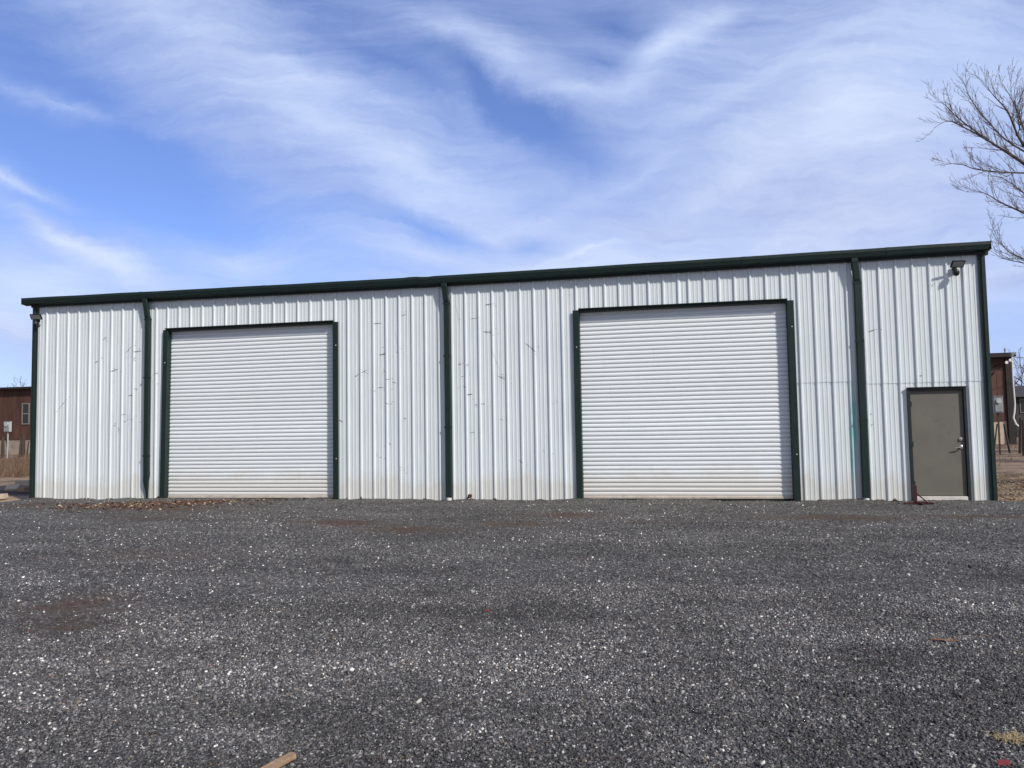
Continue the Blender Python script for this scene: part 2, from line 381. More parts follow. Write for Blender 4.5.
# scrapes where the paint has been scuffed (pixel strokes laid on the panel surface) -> same mesh, own material
w.cur = 1
def scrape(pts, width=0.012):
    P = [at(x, y, 0.0) for x, y in pts]
    U_ = []
    for (a, b_) in zip(P[:-1], P[1:]):
        n = max(2, int((b_-a).length/0.012))
        U_ += [a.lerp(b_, i/n) for i in range(n)]
    U_.append(P[-1]); prev = None; n = len(U_)
    for i, q in enumerate(U_):
        t = i/(n-1); wd = width*(0.25+0.75*math.sin(math.pi*min(0.97, max(0.03, t))))*(0.6+0.8*random.random())
        off = hwall(q.x) + (0.0088 if q.x > 15.83 else 0.0018)
        nv = (Vector((q.x, -off, q.z-wd/2)), Vector((q.x, -off, q.z+wd/2)))
        if prev and random.random() > 0.10: w.quad(prev[0], nv[0], nv[1], prev[1])
        prev = nv
for s_ in [[(455, 300), (459, 322)], [(395, 330), (398, 350)], [(110, 372), (118, 369)], [(492, 350), (500, 372)], [(545, 430), (547, 452)], [(126, 353), (130, 348), (133, 346)], [(134, 352), (142, 351)], [(129, 349), (128, 352)], [(135, 358), (134, 360)], [(56, 413), (62, 405), (68, 399)], [(128, 396), (133, 395)], [(134, 389), (138, 389)],
           [(113, 426), (116, 425)], [(118, 428), (119, 427)], [(122, 415), (126, 414)], [(124, 422), (127, 421)], [(132, 420), (134, 419)], [(129, 414), (130, 420)], [(152, 380), (153, 384)], [(155, 374), (158, 373)],
           [(354, 377), (360, 374)], [(361, 373), (367, 370)], [(355, 376), (357, 377)], [(379, 355), (386, 354)], [(386, 380), (390, 379)], [(392, 382), (396, 383)], [(377, 388), (384, 387)], [(372, 324), (382, 323)], [(401, 316), (407, 314)],
           [(385, 403), (389, 404)], [(404, 418), (406, 419)], [(389, 443), (391, 445)], [(376, 452), (378, 458)], [(394, 464), (395, 470)], [(400, 465), (401, 475)],
           [(458, 365), (462, 364)], [(466, 366), (469, 364)], [(463, 386), (467, 388)], [(467, 395), (473, 394)], [(470, 319), (478, 318)], [(483, 332), (489, 331)], [(484, 332), (492, 333)], [(498, 376), (505, 380)], [(500, 377), (504, 377)], [(470, 433), (475, 432)], [(481, 404), (485, 404)],
           [(485, 305), (493, 304)], [(519, 460), (523, 463)], [(556, 400), (557, 404)], [(525, 343), (536, 352)], [(868, 332), (877, 329)], [(930, 286), (934, 286)], [(919, 376), (922, 376)], [(862, 407), (864, 414)], [(868, 420), (869, 424)], [(500, 420), (503, 419)], [(340, 420), (342, 422)],
           [(95, 363), (98, 361)], [(103, 340), (106, 338)], [(124, 360), (125, 356)], [(383, 372), (386, 371)], [(374, 392), (376, 390)], [(461, 377), (464, 376)], [(474, 405), (478, 405)]]:
    scrape(s_, 0.028 if random.random() < 0.4 else 0.016)
    for _i in range(random.randint(1, 4)):
        ex, ey = s_[-1][0]+random.gauss(0, 3.5), s_[-1][1]+random.gauss(0, 2.5); scrape([(ex, ey), (ex+random.uniform(.8, 2.2), ey-random.uniform(-.3, .9))], 0.010)
w.cur = 2                                                     # corroded nicks along the foot of the sheet
for (px, wd, hh) in [(361.5, 0.07, 0.10), (347, 0.05, 0.05), (158, 0.13, 0.13), (85, 0.5, 0.03), (110, 0.25, 0.03), (472, 0.2, 0.03), (495, 0.12, 0.04), (880, 0.2, 0.03), (895, 0.09, 0.05), (425, 0.15, 0.03), (540, 0.2, 0.02), (822, 0.2, 0.02)]:
    c = at(px, 499.5, 0).x
    n = 9
    for i in range(n):
        u = c-wd/2+wd*i/n; u2 = c-wd/2+wd*(i+1)/n
        h1 = hh*(0.35+0.65*random.random())*math.sin(math.pi*(i+0.5)/n)
        o = 0.003+max(hwall(u), hwall(u2))
        w.quad((u, -o, -0.02), (u2, -o, -0.02), (u2, -o, h1), (u, -o, h1))
part(w, 'wall', [MT['wall'], MT['scuff'], MT['rust']], bld)
# side and back walls
def sidewall(x, sgn):
    s_ = MB(); p, _h = profile(0.03, DEP-0.03, 0.1)
    top = lambda y: 4.80 + PITCH*(y if y < DEP/2 else DEP-y)
    for (u, h), (u2, h2) in zip(p[:-1], p[1:]):
        s_.quad((x+sgn*h, u, -0.02), (x+sgn*h2, u2, -0.02), (x+sgn*h2, u2, top(u2)), (x+sgn*h, u, top(u)))
    part(s_, 'wall', MT['wall'], bld)
sidewall(X0+0.03, -1); sidewall(X1-0.03, 1)
s_ = MB(); p, _h = profile(X0+0.03, X1-0.03, 0.1)
for (u, h), (u2, h2) in zip(p[:-1], p[1:]): s_.quad((u, DEP+h, -0.02), (u2, DEP+h2, -0.02), (u2, DEP+h2, 4.82), (u, DEP+h, 4.82))
part(s_, 'wall', MT['wall'], bld)
# roof: ribbed sheet, ridge in the middle, green rake trim at both ends
r = MB(); p, _h = profile(X0-0.12, X1-0.0, 0.05)
for (u, h), (u2, h2) in zip(p[:-1], p[1:]):
    for (ya, za, yb, zb) in ((-0.10, 4.81, DEP/2, 4.81+PITCH*DEP/2), (DEP/2, 4.81+PITCH*DEP/2, DEP+0.1, 4.81)):
        r.quad((u, ya, za+h), (u2, ya, za+h2), (u2, yb, zb+h2), (u, yb, zb+h))
part(r, 'roof', MT['roof'], bld)
for x, sg in ((X0, -1), (X1, 1)):
    t = MB(); a = x+sg*0.036; b2 = x+sg*0.10; lo, hi = min(a, b2), max(a, b2)
    for (ya, yb, za, zb) in ((0.02, DEP/2, 4.70, 4.70+PITCH*DEP/2), (DEP/2, DEP-0.02, 4.70+PITCH*DEP/2, 4.70)):
        t.loft([[(lo, ya, za), (hi, ya, za), (hi, ya, za+0.2), (lo, ya, za+0.2)], [(lo, yb, zb), (hi, yb, zb), (hi, yb, zb+0.2), (lo, yb, zb+0.2)]])
    part(t, 'rake_trim', MT['green'], bld)
# gutter (box section with a canted lower face), sagging a little towards the middle, with joints and dents
xs = list(np.linspace(-2.165, 19.455, 150)); dz = []
for x in xs:
    t = (x-X0)/(X1-X0)
    d = -0.048*math.sin(math.pi*min(1, max(0, t)))**1.3 + 0.006*mnoise.noise(Vector((x*0.9, 0, 0)))
    if 7.75 < x < 8.4: d += 0.010*math.sin((x-7.75)/0.65*math.pi*2)
    dz.append(d)
gt = MB()
gp = [(-0.045, 4.915), (-0.10, 4.922), (-0.190, 4.926), (-0.204, 4.922), (-0.207, 4.862), (-0.202, 4.850), (-0.184, 4.778), (-0.172, 4.764), (-0.060, 4.748), (-0.045, 4.748)]
gt.extrude_x(gp, xs, dz)
for xe in (-2.172, 19.455):     # folded end caps
    o = 0.0
    gt.box(xe, xe+0.007, -0.210, -0.05, 4.765, 4.93)
for x in (1.1, 4.3, 11.6, 14.9, 17.6, 7.8):
    o = float(np.interp(x, xs, dz)); gt.loft([[(xx, y*1.02-0.001, z+o+(0.002 if z > 4.85 else -0.002)) for y, z in gp] for xx in (x, x+0.09)], True)
part(gt, 'gutter', MT['green'], bld)
et = MB(); et.extrude_x([(-0.038, 4.705), (-0.044, 4.70), (-0.062, 4.70), (-0.062, 4.745), (-0.044, 4.86), (-0.038, 4.86)], list(np.linspace(X0-0.06, X1+0.02, 60)), list(np.interp(np.linspace(X0, X1, 60), xs, dz)*0.9+0.004))
part(et, 'eave_trim', MT['green'], bld)
# corner trims: stepped folded section
for (a, b2, sg) in ((X0, X0+0.132, -1), (X1-0.118, X1, 1)):
    t = MB(); zt = 4.70
    inner = b2 if sg < 0 else a; outer = a-0.008 if sg < 0 else b2+0.008
    if sg < 0: prof_ = [(inner, -0.036), (inner-0.05, -0.044), (inner-0.058, -0.064), (outer, -0.064), (outer, 0.12), (outer+0.004, 0.12), (outer+0.004, -0.03), (inner, -0.034)]
    else: prof_ = [(inner, -0.036), (inner+0.055, -0.044), (inner+0.063, -0.064), (outer, -0.064), (outer, 0.12), (outer-0.004, 0.12), (outer-0.004, -0.03), (inner, -0.034)]
    t.loft([[(x, y, z) for x, y in prof_] for z in (-0.02, zt)], True)
    part(t, 'corner_trim', MT['green'], bld)
# downspouts
def downspout(xt, xw, squash=False):
    o = float(np.interp(xt, xs, dz)); hw, d = 0.066, 0.075
    m = MB()
    prof_ = lambda x, yc, z, sw=1, sd=1: [(x-hw*sw, yc-d/2*sd+0.01, z), (x-hw*sw+0.012, yc-d/2*sd, z), (x+hw*sw-0.012, yc-d/2*sd, z), (x+hw*sw, yc-d/2*sd+0.01, z), (x+hw*sw, yc+d/2*sd, z), (x-hw*sw, yc+d/2*sd, z)]
    yw = -0.036-d/2-0.004
    rings = [prof_(xt, -0.138, 4.80+o, .95), prof_(xt, -0.138, 4.70+o, .95), prof_(xt+(xw-xt)*.15, -0.132, 4.655, .96), prof_(xt+(xw-xt)*.8, yw-0.02, 4.34, .95), prof_(xw, yw, 4.27, 1)]
    for z in np.linspace(4.1, 0.55, 14):
        rings.append(prof_(xw+0.006*mnoise.noise(Vector((z*1.1, xw, 0))), yw, z, 1+0.03*mnoise.noise(Vector((z*2, xw, 4)))))
    if squash: rings += [prof_(xw-0.01, yw, 0.42, .92, .9), prof_(xw+0.015, yw, 0.2, .55, .6), prof_(xw+0.025, yw, 0.02, .42, .35)]
    else: rings += [prof_(xw, yw, 0.3, 1), prof_(xw-0.003, yw-.005, 0.055, 1.0)]
    m.loft(rings[::-1], True)
    ds = part(m, 'downspout', MT['green'], bld)
    for z in ((4.25, 3.1, 1.55) if not squash else (4.24, 2.85, 1.0)):
        t = MB(); t.box(xw-hw-0.012, xw+hw+0.012, yw-d/2-0.006, yw-d/2-0.002, z, z+0.035); t.box(xw-hw-0.006, xw-hw-0.0005, yw-d/2-0.004, -0.034, z, z+0.035); t.box(xw+hw+0.0005, xw+hw+0.006, yw-d/2-0.004, -0.034, z, z+0.035)
        part(t, 'strap', MT['green'], ds)
    if not squash:
        t = MB(); c = [(xw+0.052*math.cos(a), yw+0.045*math.sin(a)) for a in np.linspace(0, 2*math.pi, 12, endpoint=False)]
        t.loft([[(x, y, z) for x, y in c] for z in (-0.02, 0.05)], True)
        part(t, 'drain_stub', MT['white'], ds)
downspout(1.23, 1.262, True); downspout(8.625, 8.665); downspout(17.03, 17.08)
# roll-up doors
def rolldoor(x0, x1, zt):
    JW = 0.132; yc = 0.092
    m = MB(); prof_ = []; pitch = 0.0892; z = 0.075
    while z < zt+0.12:
        for q, o in ((0.0, 0.004), (0.06, -0.005), (0.14, -0.0095), (0.42, -0.012), (0.70, -0.009), (0.78, -0.003), (0.86, 0.005), (0.94, 0.007)):
            prof_.append((yc+o, z+q*pitch))
        z += pitch
    xa, xb = x0+JW+0.004, x1-JW-0.004
    xs_ = list(np.linspace(xa, xb, 14)); rings = []
    for x in xs_:
        rings.append([(x, y+0.006*mnoise.noise(Vector((x*0.8, x0, zz*0.8))), zz+0.005*mnoise.noise(Vector((x*0.5, 7, zz*0.6)))) for y, zz in prof_])
    m.loft(rings, False, closed=False)
    cur = part(m, 'roll_up_door', MT['curtain'], bld, True)
    for side in (0, 1):
        t = MB()
        if side == 0: pr_ = [(x0, -0.036), (x0, -0.056), (x0+0.01, -0.064), (x0+JW-0.006, -0.064), (x0+JW, -0.058), (x0+JW, 0.20), (x0+JW-0.02, 0.20), (x0+JW-0.02, -0.036)]
        else: pr_ = [(2*0+x1-(q[0]-x0), q[1]) for q in [(x0, -0.036), (x0, -0.056), (x0+0.01, -0.064), (x0+JW-0.006, -0.064), (x0+JW, -0.058), (x0+JW, 0.20), (x0+JW-0.02, 0.20), (x0+JW-0.02, -0.036)]]
        lean = 0.055 if (side == 0 and x0 < 5) else 0.0
        t.loft([[(x+lean*f_, y, z) for x, y in pr_] for z, f_ in ((-0.02, 0), (zt, 1))], True)
        # screw heads
        t.cur = 1
        for zz in ((3.45, 0.9) if side else (3.2,)):
            xx = (x0+0.07+lean*zz/zt) if side == 0 else x1-0.05
            t.box(xx-0.009, xx+0.009, -0.070, -0.0645, zz, zz+0.018)
        part(t, 'jamb_trim', [MT['green'], MT['white']], cur)
    t = MB(); xa, xb = x0+JW-0.012, x1-JW+0.012
    t.extrude_x([(-0.036, zt+0.045), (-0.098, zt+0.034), (-0.100, zt+0.022), (-0.060, zt+0.024), (-0.050, zt-0.018), (-0.048, zt-0.028), (0.20, zt-0.05), (0.20, zt-0.03), (-0.036, zt-0.02)], list(np.linspace(xa, xb, 12)))
    part(t, 'header_trim', MT['green'], cur)
    t = MB(); t.cur = 1; t.box(x0+JW+0.006, x1-JW-0.006, yc-0.012, yc+0.012, -0.02, 0.021); t.cur = 0; t.extrude_x([(yc-0.022, 0.022), (yc+0.02, 0.022), (yc+0.02, 0.078), (yc-0.004, 0.078), (yc-0.012, 0.066), (yc-0.022, 0.062)], list(np.linspace(x0+JW+0.004, x1-JW-0.004, 10)))
    part(t, 'bottom_bar', [MT['bar'], MT['dark']], cur)
rolldoor(*D1); rolldoor(*D2)
# personnel door
x0, x1, zt = PD
m = MB(); m.box(x0+0.052, x1-0.052, -0.005, 0.04, 0.088, zt-0.052, 0.004)
dr = part(m, 'entry_door', MT['doorpaint'], bld)
t = MB(); t.box(x0, x0+0.05, -0.058, 0.06, -0.02, zt-0.05); t.box(x1-0.05, x1, -0.058, 0.06, -0.02, zt-0.05); t.box(x0, x1, -0.060, 0.06, zt-0.05, zt)
t.box(x0-0.01, x1+0.012, -0.098, -0.036, zt+0.002, zt+0.012)
part(t, 'door_frame', MT['frame'], dr)
t = MB(); t.box(x0+0.052, x1-0.052, -0.05, 0.06, -0.02, 0.078, 0.006); part(t, 'threshold', MT['cream'], dr)
for z in (0.32, 1.08, 1.86):
    t = MB(); t.tube([(x0+0.056, -0.018, z-0.055), (x0+0.056, -0.018, z+0.055)], 0.011, 8); t.box(x0+0.056, x0+0.085, -0.010, -0.0055, z-0.05, z+0.05); part(t, 'hinge', MT['frame'], dr)
def disc(mb, x, z, r_, y0, y1, n=16):
    c = [(math.cos(a), math.sin(a)) for a in np.linspace(0, 2*math.pi, n, endpoint=False)]
    mb.loft([[(x+r_*a, y0, z+r_*b) for a, b in c], [(x+r_*a, y1+(y0-y1)*.2, z+r_*b) for a, b in c], [(x+r_*.8*a, y1, z+r_*.8*b) for a, b in c]], True)
hx = x1-0.125
t = MB(); disc(t, hx, 1.165, 0.033, -0.005, -0.028); t.box(hx-0.006, hx+0.006, -0.045, -0.027, 1.148, 1.182, 0.002); part(t, 'deadbolt', MT['steel'], dr)
t = MB(); disc(t, hx, 1.015, 0.036, -0.005, -0.024); t.tube([(hx, -0.02, 1.015), (hx, -0.06, 1.015), (hx-0.02, -0.072, 1.014), (hx-0.07, -0.072, 1.008), (hx-0.125, -0.066, 1.0)], [0.015, 0.014, 0.013, 0.011, 0.008], 8); part(t, 'lever_handle', MT['steel'], dr)

# ------------------------------------------------------------------ things on / beside the building
def security_light(loc, rz, label):
    e = empty('security_light', loc, label, 'security light', 'security lights under the eaves'); e.rotation_euler.z = rz
    def P(mb, name, mat, par=e, sm=False): return mb.build(name, mat, par, sm)
    t = MB(); t.box(-0.045, 0.045, -0.03, 0.0, -0.07, 0.03, 0.006); t.tube([(0, -0.02, 0.0), (0, -0.07, 0.01), (0, -0.10, 0.02)], 0.014, 8); t.tube([(0, -0.02, -0.05), (0, -0.09, -0.06)], 0.014, 8); P(t, 'bracket', MT['black'])
    th = R(50)          # the lamp face looks outward and down
    ex, ez = Vector((0, -math.cos(th), math.sin(th)))*1.0, Vector((0, -math.sin(th), -math.cos(th)))
    def slab(mb, hx, hy, h0, h1):
        o_ = Vector((0, -0.14, 0.035))
        mb.loft([[o_+Vector((a, 0, 0))+ex*b+ez*h for (a, b) in ((-hx, -hy), (hx, -hy), (hx, hy), (-hx, hy))] for h in (h0, h1)], True)
    t = MB(); slab(t, 0.125, 0.07, -0.03, 0.0); pn = P(t, 'lamp_housing', MT['black'])
    t = MB(); slab(t, 0.105, 0.052, 0.001, 0.005); P(t, 'lamp_cover', MT['metergrey'], pn)
    t = MB(); n = 10; rings = []
    for i in range(n+1):
        a = math.pi*i/n; rr = max(0.004, 0.060*math.sin(a)); zz = -0.115+0.068*math.cos(a)
        rings.append([(-0.02+rr*math.cos(q), -0.10+rr*math.sin(q), zz) for q in np.linspace(0, 2*math.pi, 14, endpoint=False)])
    t.loft(rings[::-1], True); hd = P(t, 'sensor_head', MT['black'], e, True)
    t = MB(); disc(t, -0.02, -0.12, 0.026, -0.155, -0.166); P(t, 'lens', MT['glass'], hd)
    return e
security_light((18.85, -0.036, 4.475), R(12), 'black security light with round sensor high on the wall above the taupe door')
security_light((-1.80, -0.066, 4.40), R(20), 'black security light with round sensor at the corner by the brown house')
# maroon stand by the door
st = empty('metal_stand', (17.765, -0.74, 0.0), 'small maroon metal stand with splayed feet in front of the taupe door', 'stand')
t = MB(); t.box(-0.028, 0.028, -0.028, 0.028, 0.03, 0.345, 0.004); t.build('post', MT['maroon'], st)
for a, L_ in ((R(195), 0.20), (R(-12), 0.30), (R(-70), 0.22)):
    t = MB(); d = Vector((math.cos(a), math.sin(a), 0)); t.bar(d*0.0+Vector((0, 0, 0.03)), d*L_+Vector((0, 0, 0.018)), 0.045, 0.03); t.build('foot', MT['maroon'], st)
t = MB(); a = R(-12); d = Vector((math.cos(a), math.sin(a), 0)); t.bar(d*0.02+Vector((0, 0, 0.20)), d*0.2+Vector((0, 0, 0.03)), 0.022, 0.022); t.build('brace', MT['maroon'], st)
# rusty hose bib at the foot of the wall
p = at(470.2, 496.2, -0.07); hb = empty('rusty_faucet', (p.x, -0.036, 0.0), 'rusty round pipe fitting at the foot of the wall right of the middle downspout', 'pipe')
t = MB(); t.tube([(-0.06, -0.02, -0.03), (-0.055, -0.03, 0.03), (-0.02, -0.05, 0.07), (0.0, -0.05, 0.08)], 0.017, 8); t.build('pipe', MT['rust'], hb)
t = MB(); t.loft([[(0.0+0.045*math.cos(a)*s_, y, 0.085+0.045*math.sin(a)*s_) for a in np.linspace(0, 2*math.pi, 12, endpoint=False)] for y, s_ in ((-0.03, .8), (-0.04, 1), (-0.075, 1), (-0.085, .6))][::-1], True); t.build('flange', MT['rust'], hb)

# ------------------------------------------------------------------ ground
def fbm(x, y, s, oct=4, seed=0.0):
    v = 0; a = 1; tot = 0
    for o in range(oct): v += a*mnoise.noise(Vector((x*s, y*s, seed+o*7.3))); tot += a; a *= 0.5; s *= 2.1
    return v/tot
# cheap vectorised value noise
_tab = rng.random((256, 256))
def vnoise(x, y):
    xi = np.floor(x).astype(int); yi = np.floor(y).astype(int); fx = x-xi; fy = y-yi
    fx = fx*fx*(3-2*fx); fy = fy*fy*(3-2*fy)
    g_ = lambda a, b: _tab[a & 255, b & 255]
    return (g_(xi, yi)*(1-fx)+g_(xi+1, yi)*fx)*(1-fy)+(g_(xi, yi+1)*(1-fx)+g_(xi+1, yi+1)*fx)*fy-0.5
def gheight(x, y):
    h = 0.035*vnoise(x*0.35, y*0.7) + 0.022*vnoise(x*1.1+40, y*1.7+9) + 0.014*vnoise(x*3.1, y*4.0) + 0.010*vnoise(x*8, y*9+3) + 0.008*vnoise(x*17, y*17)
    fade = np.clip((-y-0.15)/1.2, 0.45, 1)
    return h*fade + 0.006 + np.clip(1+y/0.7, 0, 1)*(0.006+0.055*vnoise(x*1.3+7, x*0+2)+0.03*vnoise(x*5, y*4))
def gridmesh(name, xs, ys, zf, mat, keep=None):
    X, Y = np.meshgrid(xs, ys); Z = zf(X, Y)
    V = np.stack([X.ravel(), Y.ravel(), Z.ravel()], 1); nx = len(xs); ny = len(ys)
    I = (np.arange(ny-1)[:, None]*nx+np.arange(nx-1)[None, :]).ravel()
    Q = np.stack([I, I+1, I+nx+1, I+nx], 1)
    if keep is not None:
        c = V[Q].mean(1); Q = Q[keep(c[:, 0], c[:, 1])]
    me = bpy.data.meshes.new(name); me.vertices.add(len(V)); me.vertices.foreach_set('co', V.ravel().astype(np.float32))
    me.loops.add(Q.size); me.loops.foreach_set('vertex_index', Q.ravel().astype(np.int32))
    me.polygons.add(len(Q)); me.polygons.foreach_set('loop_start', (np.arange(len(Q))*4).astype(np.int32)); me.polygons.foreach_set('loop_total', np.full(len(Q), 4, np.int32))
    me.polygons.foreach_set('use_smooth', np.ones(len(Q), bool)); me.materials.append(mat); me.update(calc_edges=True); me.validate()
    o = bpy.data.objects.new(name, me); COL.objects.link(o); return o
gsp = np.concatenate([np.linspace(-900, -60, 12), np.linspace(-50, 70, 180), np.linspace(80, 900, 12)])
gyp = np.concatenate([np.linspace(-900, -60, 10), np.linspace(-50, 110, 200), np.linspace(120, 900, 12)])
def dirt_h(x, y):
    e = np.clip(np.maximum(np.maximum(-2.6-x, x-20.2), y-13)/2.0, 0, 1)*np.clip((y+3.0)/3.0, 0, 1)
    return -0.06 + e*(0.03+0.10*vnoise(x*0.4, y*0.4)+0.05*vnoise(x*1.6, y*1.6))
ground = gridmesh('ground', gsp, gyp, dirt_h, MT['dirt']); tag(ground, kind='structure')
def gedge(x): return np.where(x < -1.9, -0.55 + (x+1.9)*0.8, np.where(x > 19.3, 0.12, 0.10)) + 0.22*vnoise(x*1.7, x*0+5) + 0.12*vnoise(x*6, x*0+9)
gx = np.arange(-14, 32, 0.07); gy = np.concatenate([np.arange(-34, -14.5, 0.25), np.arange(-14.5, -6, 0.055), np.arange(-6, 0.6, 0.07)])
def gz(x, y): return gheight(x, y) - np.clip((y-gedge(x)+0.3)/0.3, 0, 1)*0.05*((x < -1.9) | (x > 19.3))
lot = gridmesh('gravel_lot', gx, gy, gz, MT['gravel'], lambda x, y: (y < gedge(x)) | ((x > X0) & (x < X1) & (y < 0.19))); tag(lot, kind='structure')

def stones(name, pts, size, cols, mat, flat=0.6):
    """angular stones: jittered 8-corner lumps, one tint per stone"""
    n = len(pts)
    base = np.array([(-1, -1, -1), (1, -1, -1), (1, 1, -1), (-1, 1, -1), (-1, -1, 1), (1, -1, 1), (1, 1, 1), (-1, 1, 1)], float)
    V = base[None]*np.array([1, 1, flat])[None, None] + rng.uniform(-0.55, 0.55, (n, 8, 3))
    if flat < 0.3: V[..., 2] = base[None, :, 2]*flat + rng.uniform(-0.12, 0.12, (n, 8))
    V[:, 4:, :2] *= rng.uniform(0.35, 0.9, (n, 1, 2))
    V *= size[:, None, None]*0.5*rng.uniform(0.65, 1.35, (n, 1, 3))
    a = rng.uniform(0, 2*np.pi, n); tx = rng.normal(0, 0.35, n); ty = rng.normal(0, 0.35, n)
    ca, sa = np.cos(a)[:, None], np.sin(a)[:, None]
    x, y, z = V[..., 0].copy(), V[..., 1].copy(), V[..., 2].copy()
    z = z + x*tx[:, None]+y*ty[:, None]
    V[..., 0] = x*ca-y*sa; V[..., 1] = x*sa+y*ca; V[..., 2] = z
    V += pts[:, None, :]
    q = np.array([(0, 3, 2, 1), (4, 5, 6, 7), (0, 1, 5, 4), (1, 2, 6, 5), (2, 3, 7, 6), (3, 0, 4, 7)])
    Q = (q[None]+(np.arange(n)*8)[:, None, None]).reshape(-1, 4)
    me = bpy.data.meshes.new(name); me.vertices.add(n*8); me.vertices.foreach_set('co', V.reshape(-1).astype(np.float32))
    me.loops.add(Q.size); me.loops.foreach_set('vertex_index', Q.ravel().astype(np.int32))
    me.polygons.add(len(Q)); me.polygons.foreach_set('loop_start', (np.arange(len(Q))*4).astype(np.int32)); me.polygons.foreach_set('loop_total', np.full(len(Q), 4, np.int32))
    me.update(calc_edges=True)
    at_ = me.attributes.new('tint', 'FLOAT_COLOR', 'POINT')
    C = np.ones((n, 8, 4), np.float32); C[..., :3] = cols[:, None, :]
    at_.data.foreach_set('color', C.ravel()); me.materials.append(mat)
    o = bpy.data.objects.new(name, me); COL.objects.link(o); return o
def stone_cols(n, pale=0.1):
    u = rng.random(n); v = rng.random((n, 1))
    c = np.array([0.034, 0.034, 0.037])+v*np.array([0.070, 0.070, 0.074])
    mid = u > 0.62; c[mid] = np.array([0.11, 0.108, 0.115])+v[mid]*0.13
    pl = u > 1-pale; c[pl] = np.array([0.22, 0.22, 0.215])+v[pl]**1.5*0.56
    c *= np.array([1.02, 1.0, 0.95])
    tn = (u > 0.60) & (u < 0.62); c[tn] = np.array([0.17, 0.13, 0.095])*(0.6+0.6*v[tn])
    rd = (u > 0.599) & (u < 0.60); c[rd] = np.array([0.16, 0.05, 0.04])
    return c.astype(np.float32)
def scatter(n, r0, r1, power):
    th = rng.uniform(-R(41), R(41), n)+YAW
    rr = (rng.random(n)*(r1**power-r0**power)+r0**power)**(1/power)
    x = CAM[0]+rr*np.sin(th); y = CAM[1]+rr*np.cos(th)
    ok = (y < gedge(x)-0.1) & (y < -0.10) & (x > -13) & (x < 31)
    return x[ok], y[ok]
parts_ = []
for (n, r0, r1, pw, s0, s1, pale) in ((190000, 2.4, 7.5, 1.2, 0.0055, 0.016, 0.07), (70000, 5.0, 14, 1.1, 0.008, 0.019, 0.055), (30000, 9, 24, 1.2, 0.012, 0.026, 0.055), (320, 2.5, 9, 1.5, 0.014, 0.026, 0.5), (140, 7, 20, 1.6, 0.02, 0.04, 0.35), (2500, 2.4, 12, 1.3, 0.016, 0.030, 0.05)):
    x, y = scatter(n, r0, r1, pw); 
    pm = sum(a_*np.exp(-((x-px_)/la_)**2-((y-py_)/lb_)**2) for px_, py_, la_, lb_, a_ in PATCH)+0.7*vnoise(x*2.2, y*3.1)
    ok = rng.random(len(x)) > np.clip(pm*1.6-0.25, 0, 0.93); x, y = x[ok], y[ok]
    sz = s0+(s1-s0)*rng.random(len(x))**2
    tone = np.clip(1+0.8*vnoise(x*.4+3, y*.9)+0.8*vnoise(x*1.7, y*3.0+11), .55, 1.45)[:, None]
    parts_.append((np.stack([x, y, gheight(x, y)+sz*0.12], 1), sz, (stone_cols(len(x), pale)*tone).astype(np.float32)))
st_ = stones('gravel_stones', np.concatenate([a[0] for a in parts_]), np.concatenate([a[1] for a in parts_]), np.concatenate([a[2] for a in parts_]), MT['stones'])
tag(st_, 'loose grey crushed stone with pale chips covering the whole yard', 'gravel', kind='stuff')

# dry leaves blown against the left roll-up door (small curled flakes)
def flakes(name, x, y, z, size, cols, mat, label, cat):
    m_ = stones(name, np.stack([x, y, z], 1), size, cols, mat, flat=0.15); return tag(m_, label, cat, kind='stuff')
n = 1300; fx = rng.normal(2.4, 0.95, n); fy = -0.6-np.abs(rng.normal(0, 0.9, n)) - 0.25*(2.4-fx)
ok = (fy < -0.12) & (fy > -3.2); fx, fy = fx[ok], fy[ok]
lc = np.array([0.06, 0.032, 0.024])+rng.random((len(fx), 1))*np.array([0.10, 0.055, 0.035]); pl = rng.random(len(fx)) > 0.9; lc[pl] = (0.45, 0.36, 0.25)
flakes('leaf_litter', fx, fy, gheight(fx, fy)+0.012, rng.uniform(0.02, 0.065, len(fx)), lc.astype(np.float32), MT['litter'], 'scattered brown dry leaves on the gravel before the left roll-up door', 'leaves')
# pale wood chips and straw on the dirt right of the building
n = 6000; fx = rng.uniform(19.5, 25, n); fy = rng.uniform(0.2, 7.5, n)
lc = np.array([0.18, 0.125, 0.075])+rng.random((n, 1))*np.array([0.30, 0.24, 0.17]); dk = rng.random(n) > 0.4; lc[dk] *= 0.3
flakes('wood_chips', fx, fy, dirt_h(fx, fy)+0.02, rng.uniform(0.012, 0.045, n), lc.astype(np.float32), MT['litter'], 'pale wood chips and straw strewn over dirt beside the right corner', 'wood chips')

# single bits lying in the foreground
def gz1(x, y): return float(gheight(np.array([x]), np.array([y]))[0])
a = gnd(294, 757); b2 = gnd(262, 775); c = (a+b2)/2
t = MB(); L_ = (a-b2).length; hw = 0.021
t.loft([[(-L_/2, -hw, 0), (-L_/2, hw, 0), (-L_/2, hw*0.95, 0.022), (-L_/2, -hw*0.9, 0.020)], [(0, -hw*1.02, 0), (0, hw, 0), (0, hw*0.9, 0.023), (0, -hw*.95, 0.021)], [(L_/2*.93, -hw, 0), (L_/2, hw*.9, 0), (L_/2, hw*.8, 0.021), (L_/2*.93, -hw*.9, 0.019)]], True)
o = t.build('wood_scrap', MT['wood']); o.location = (c.x, c.y, gz1(c.x, c.y)+0.008); o.rotation_euler.z = math.atan2(a.y-b2.y, a.x-b2.x)
tag(o, 'short weathered offcut of wood lying on the gravel nearest the viewer', 'wood')
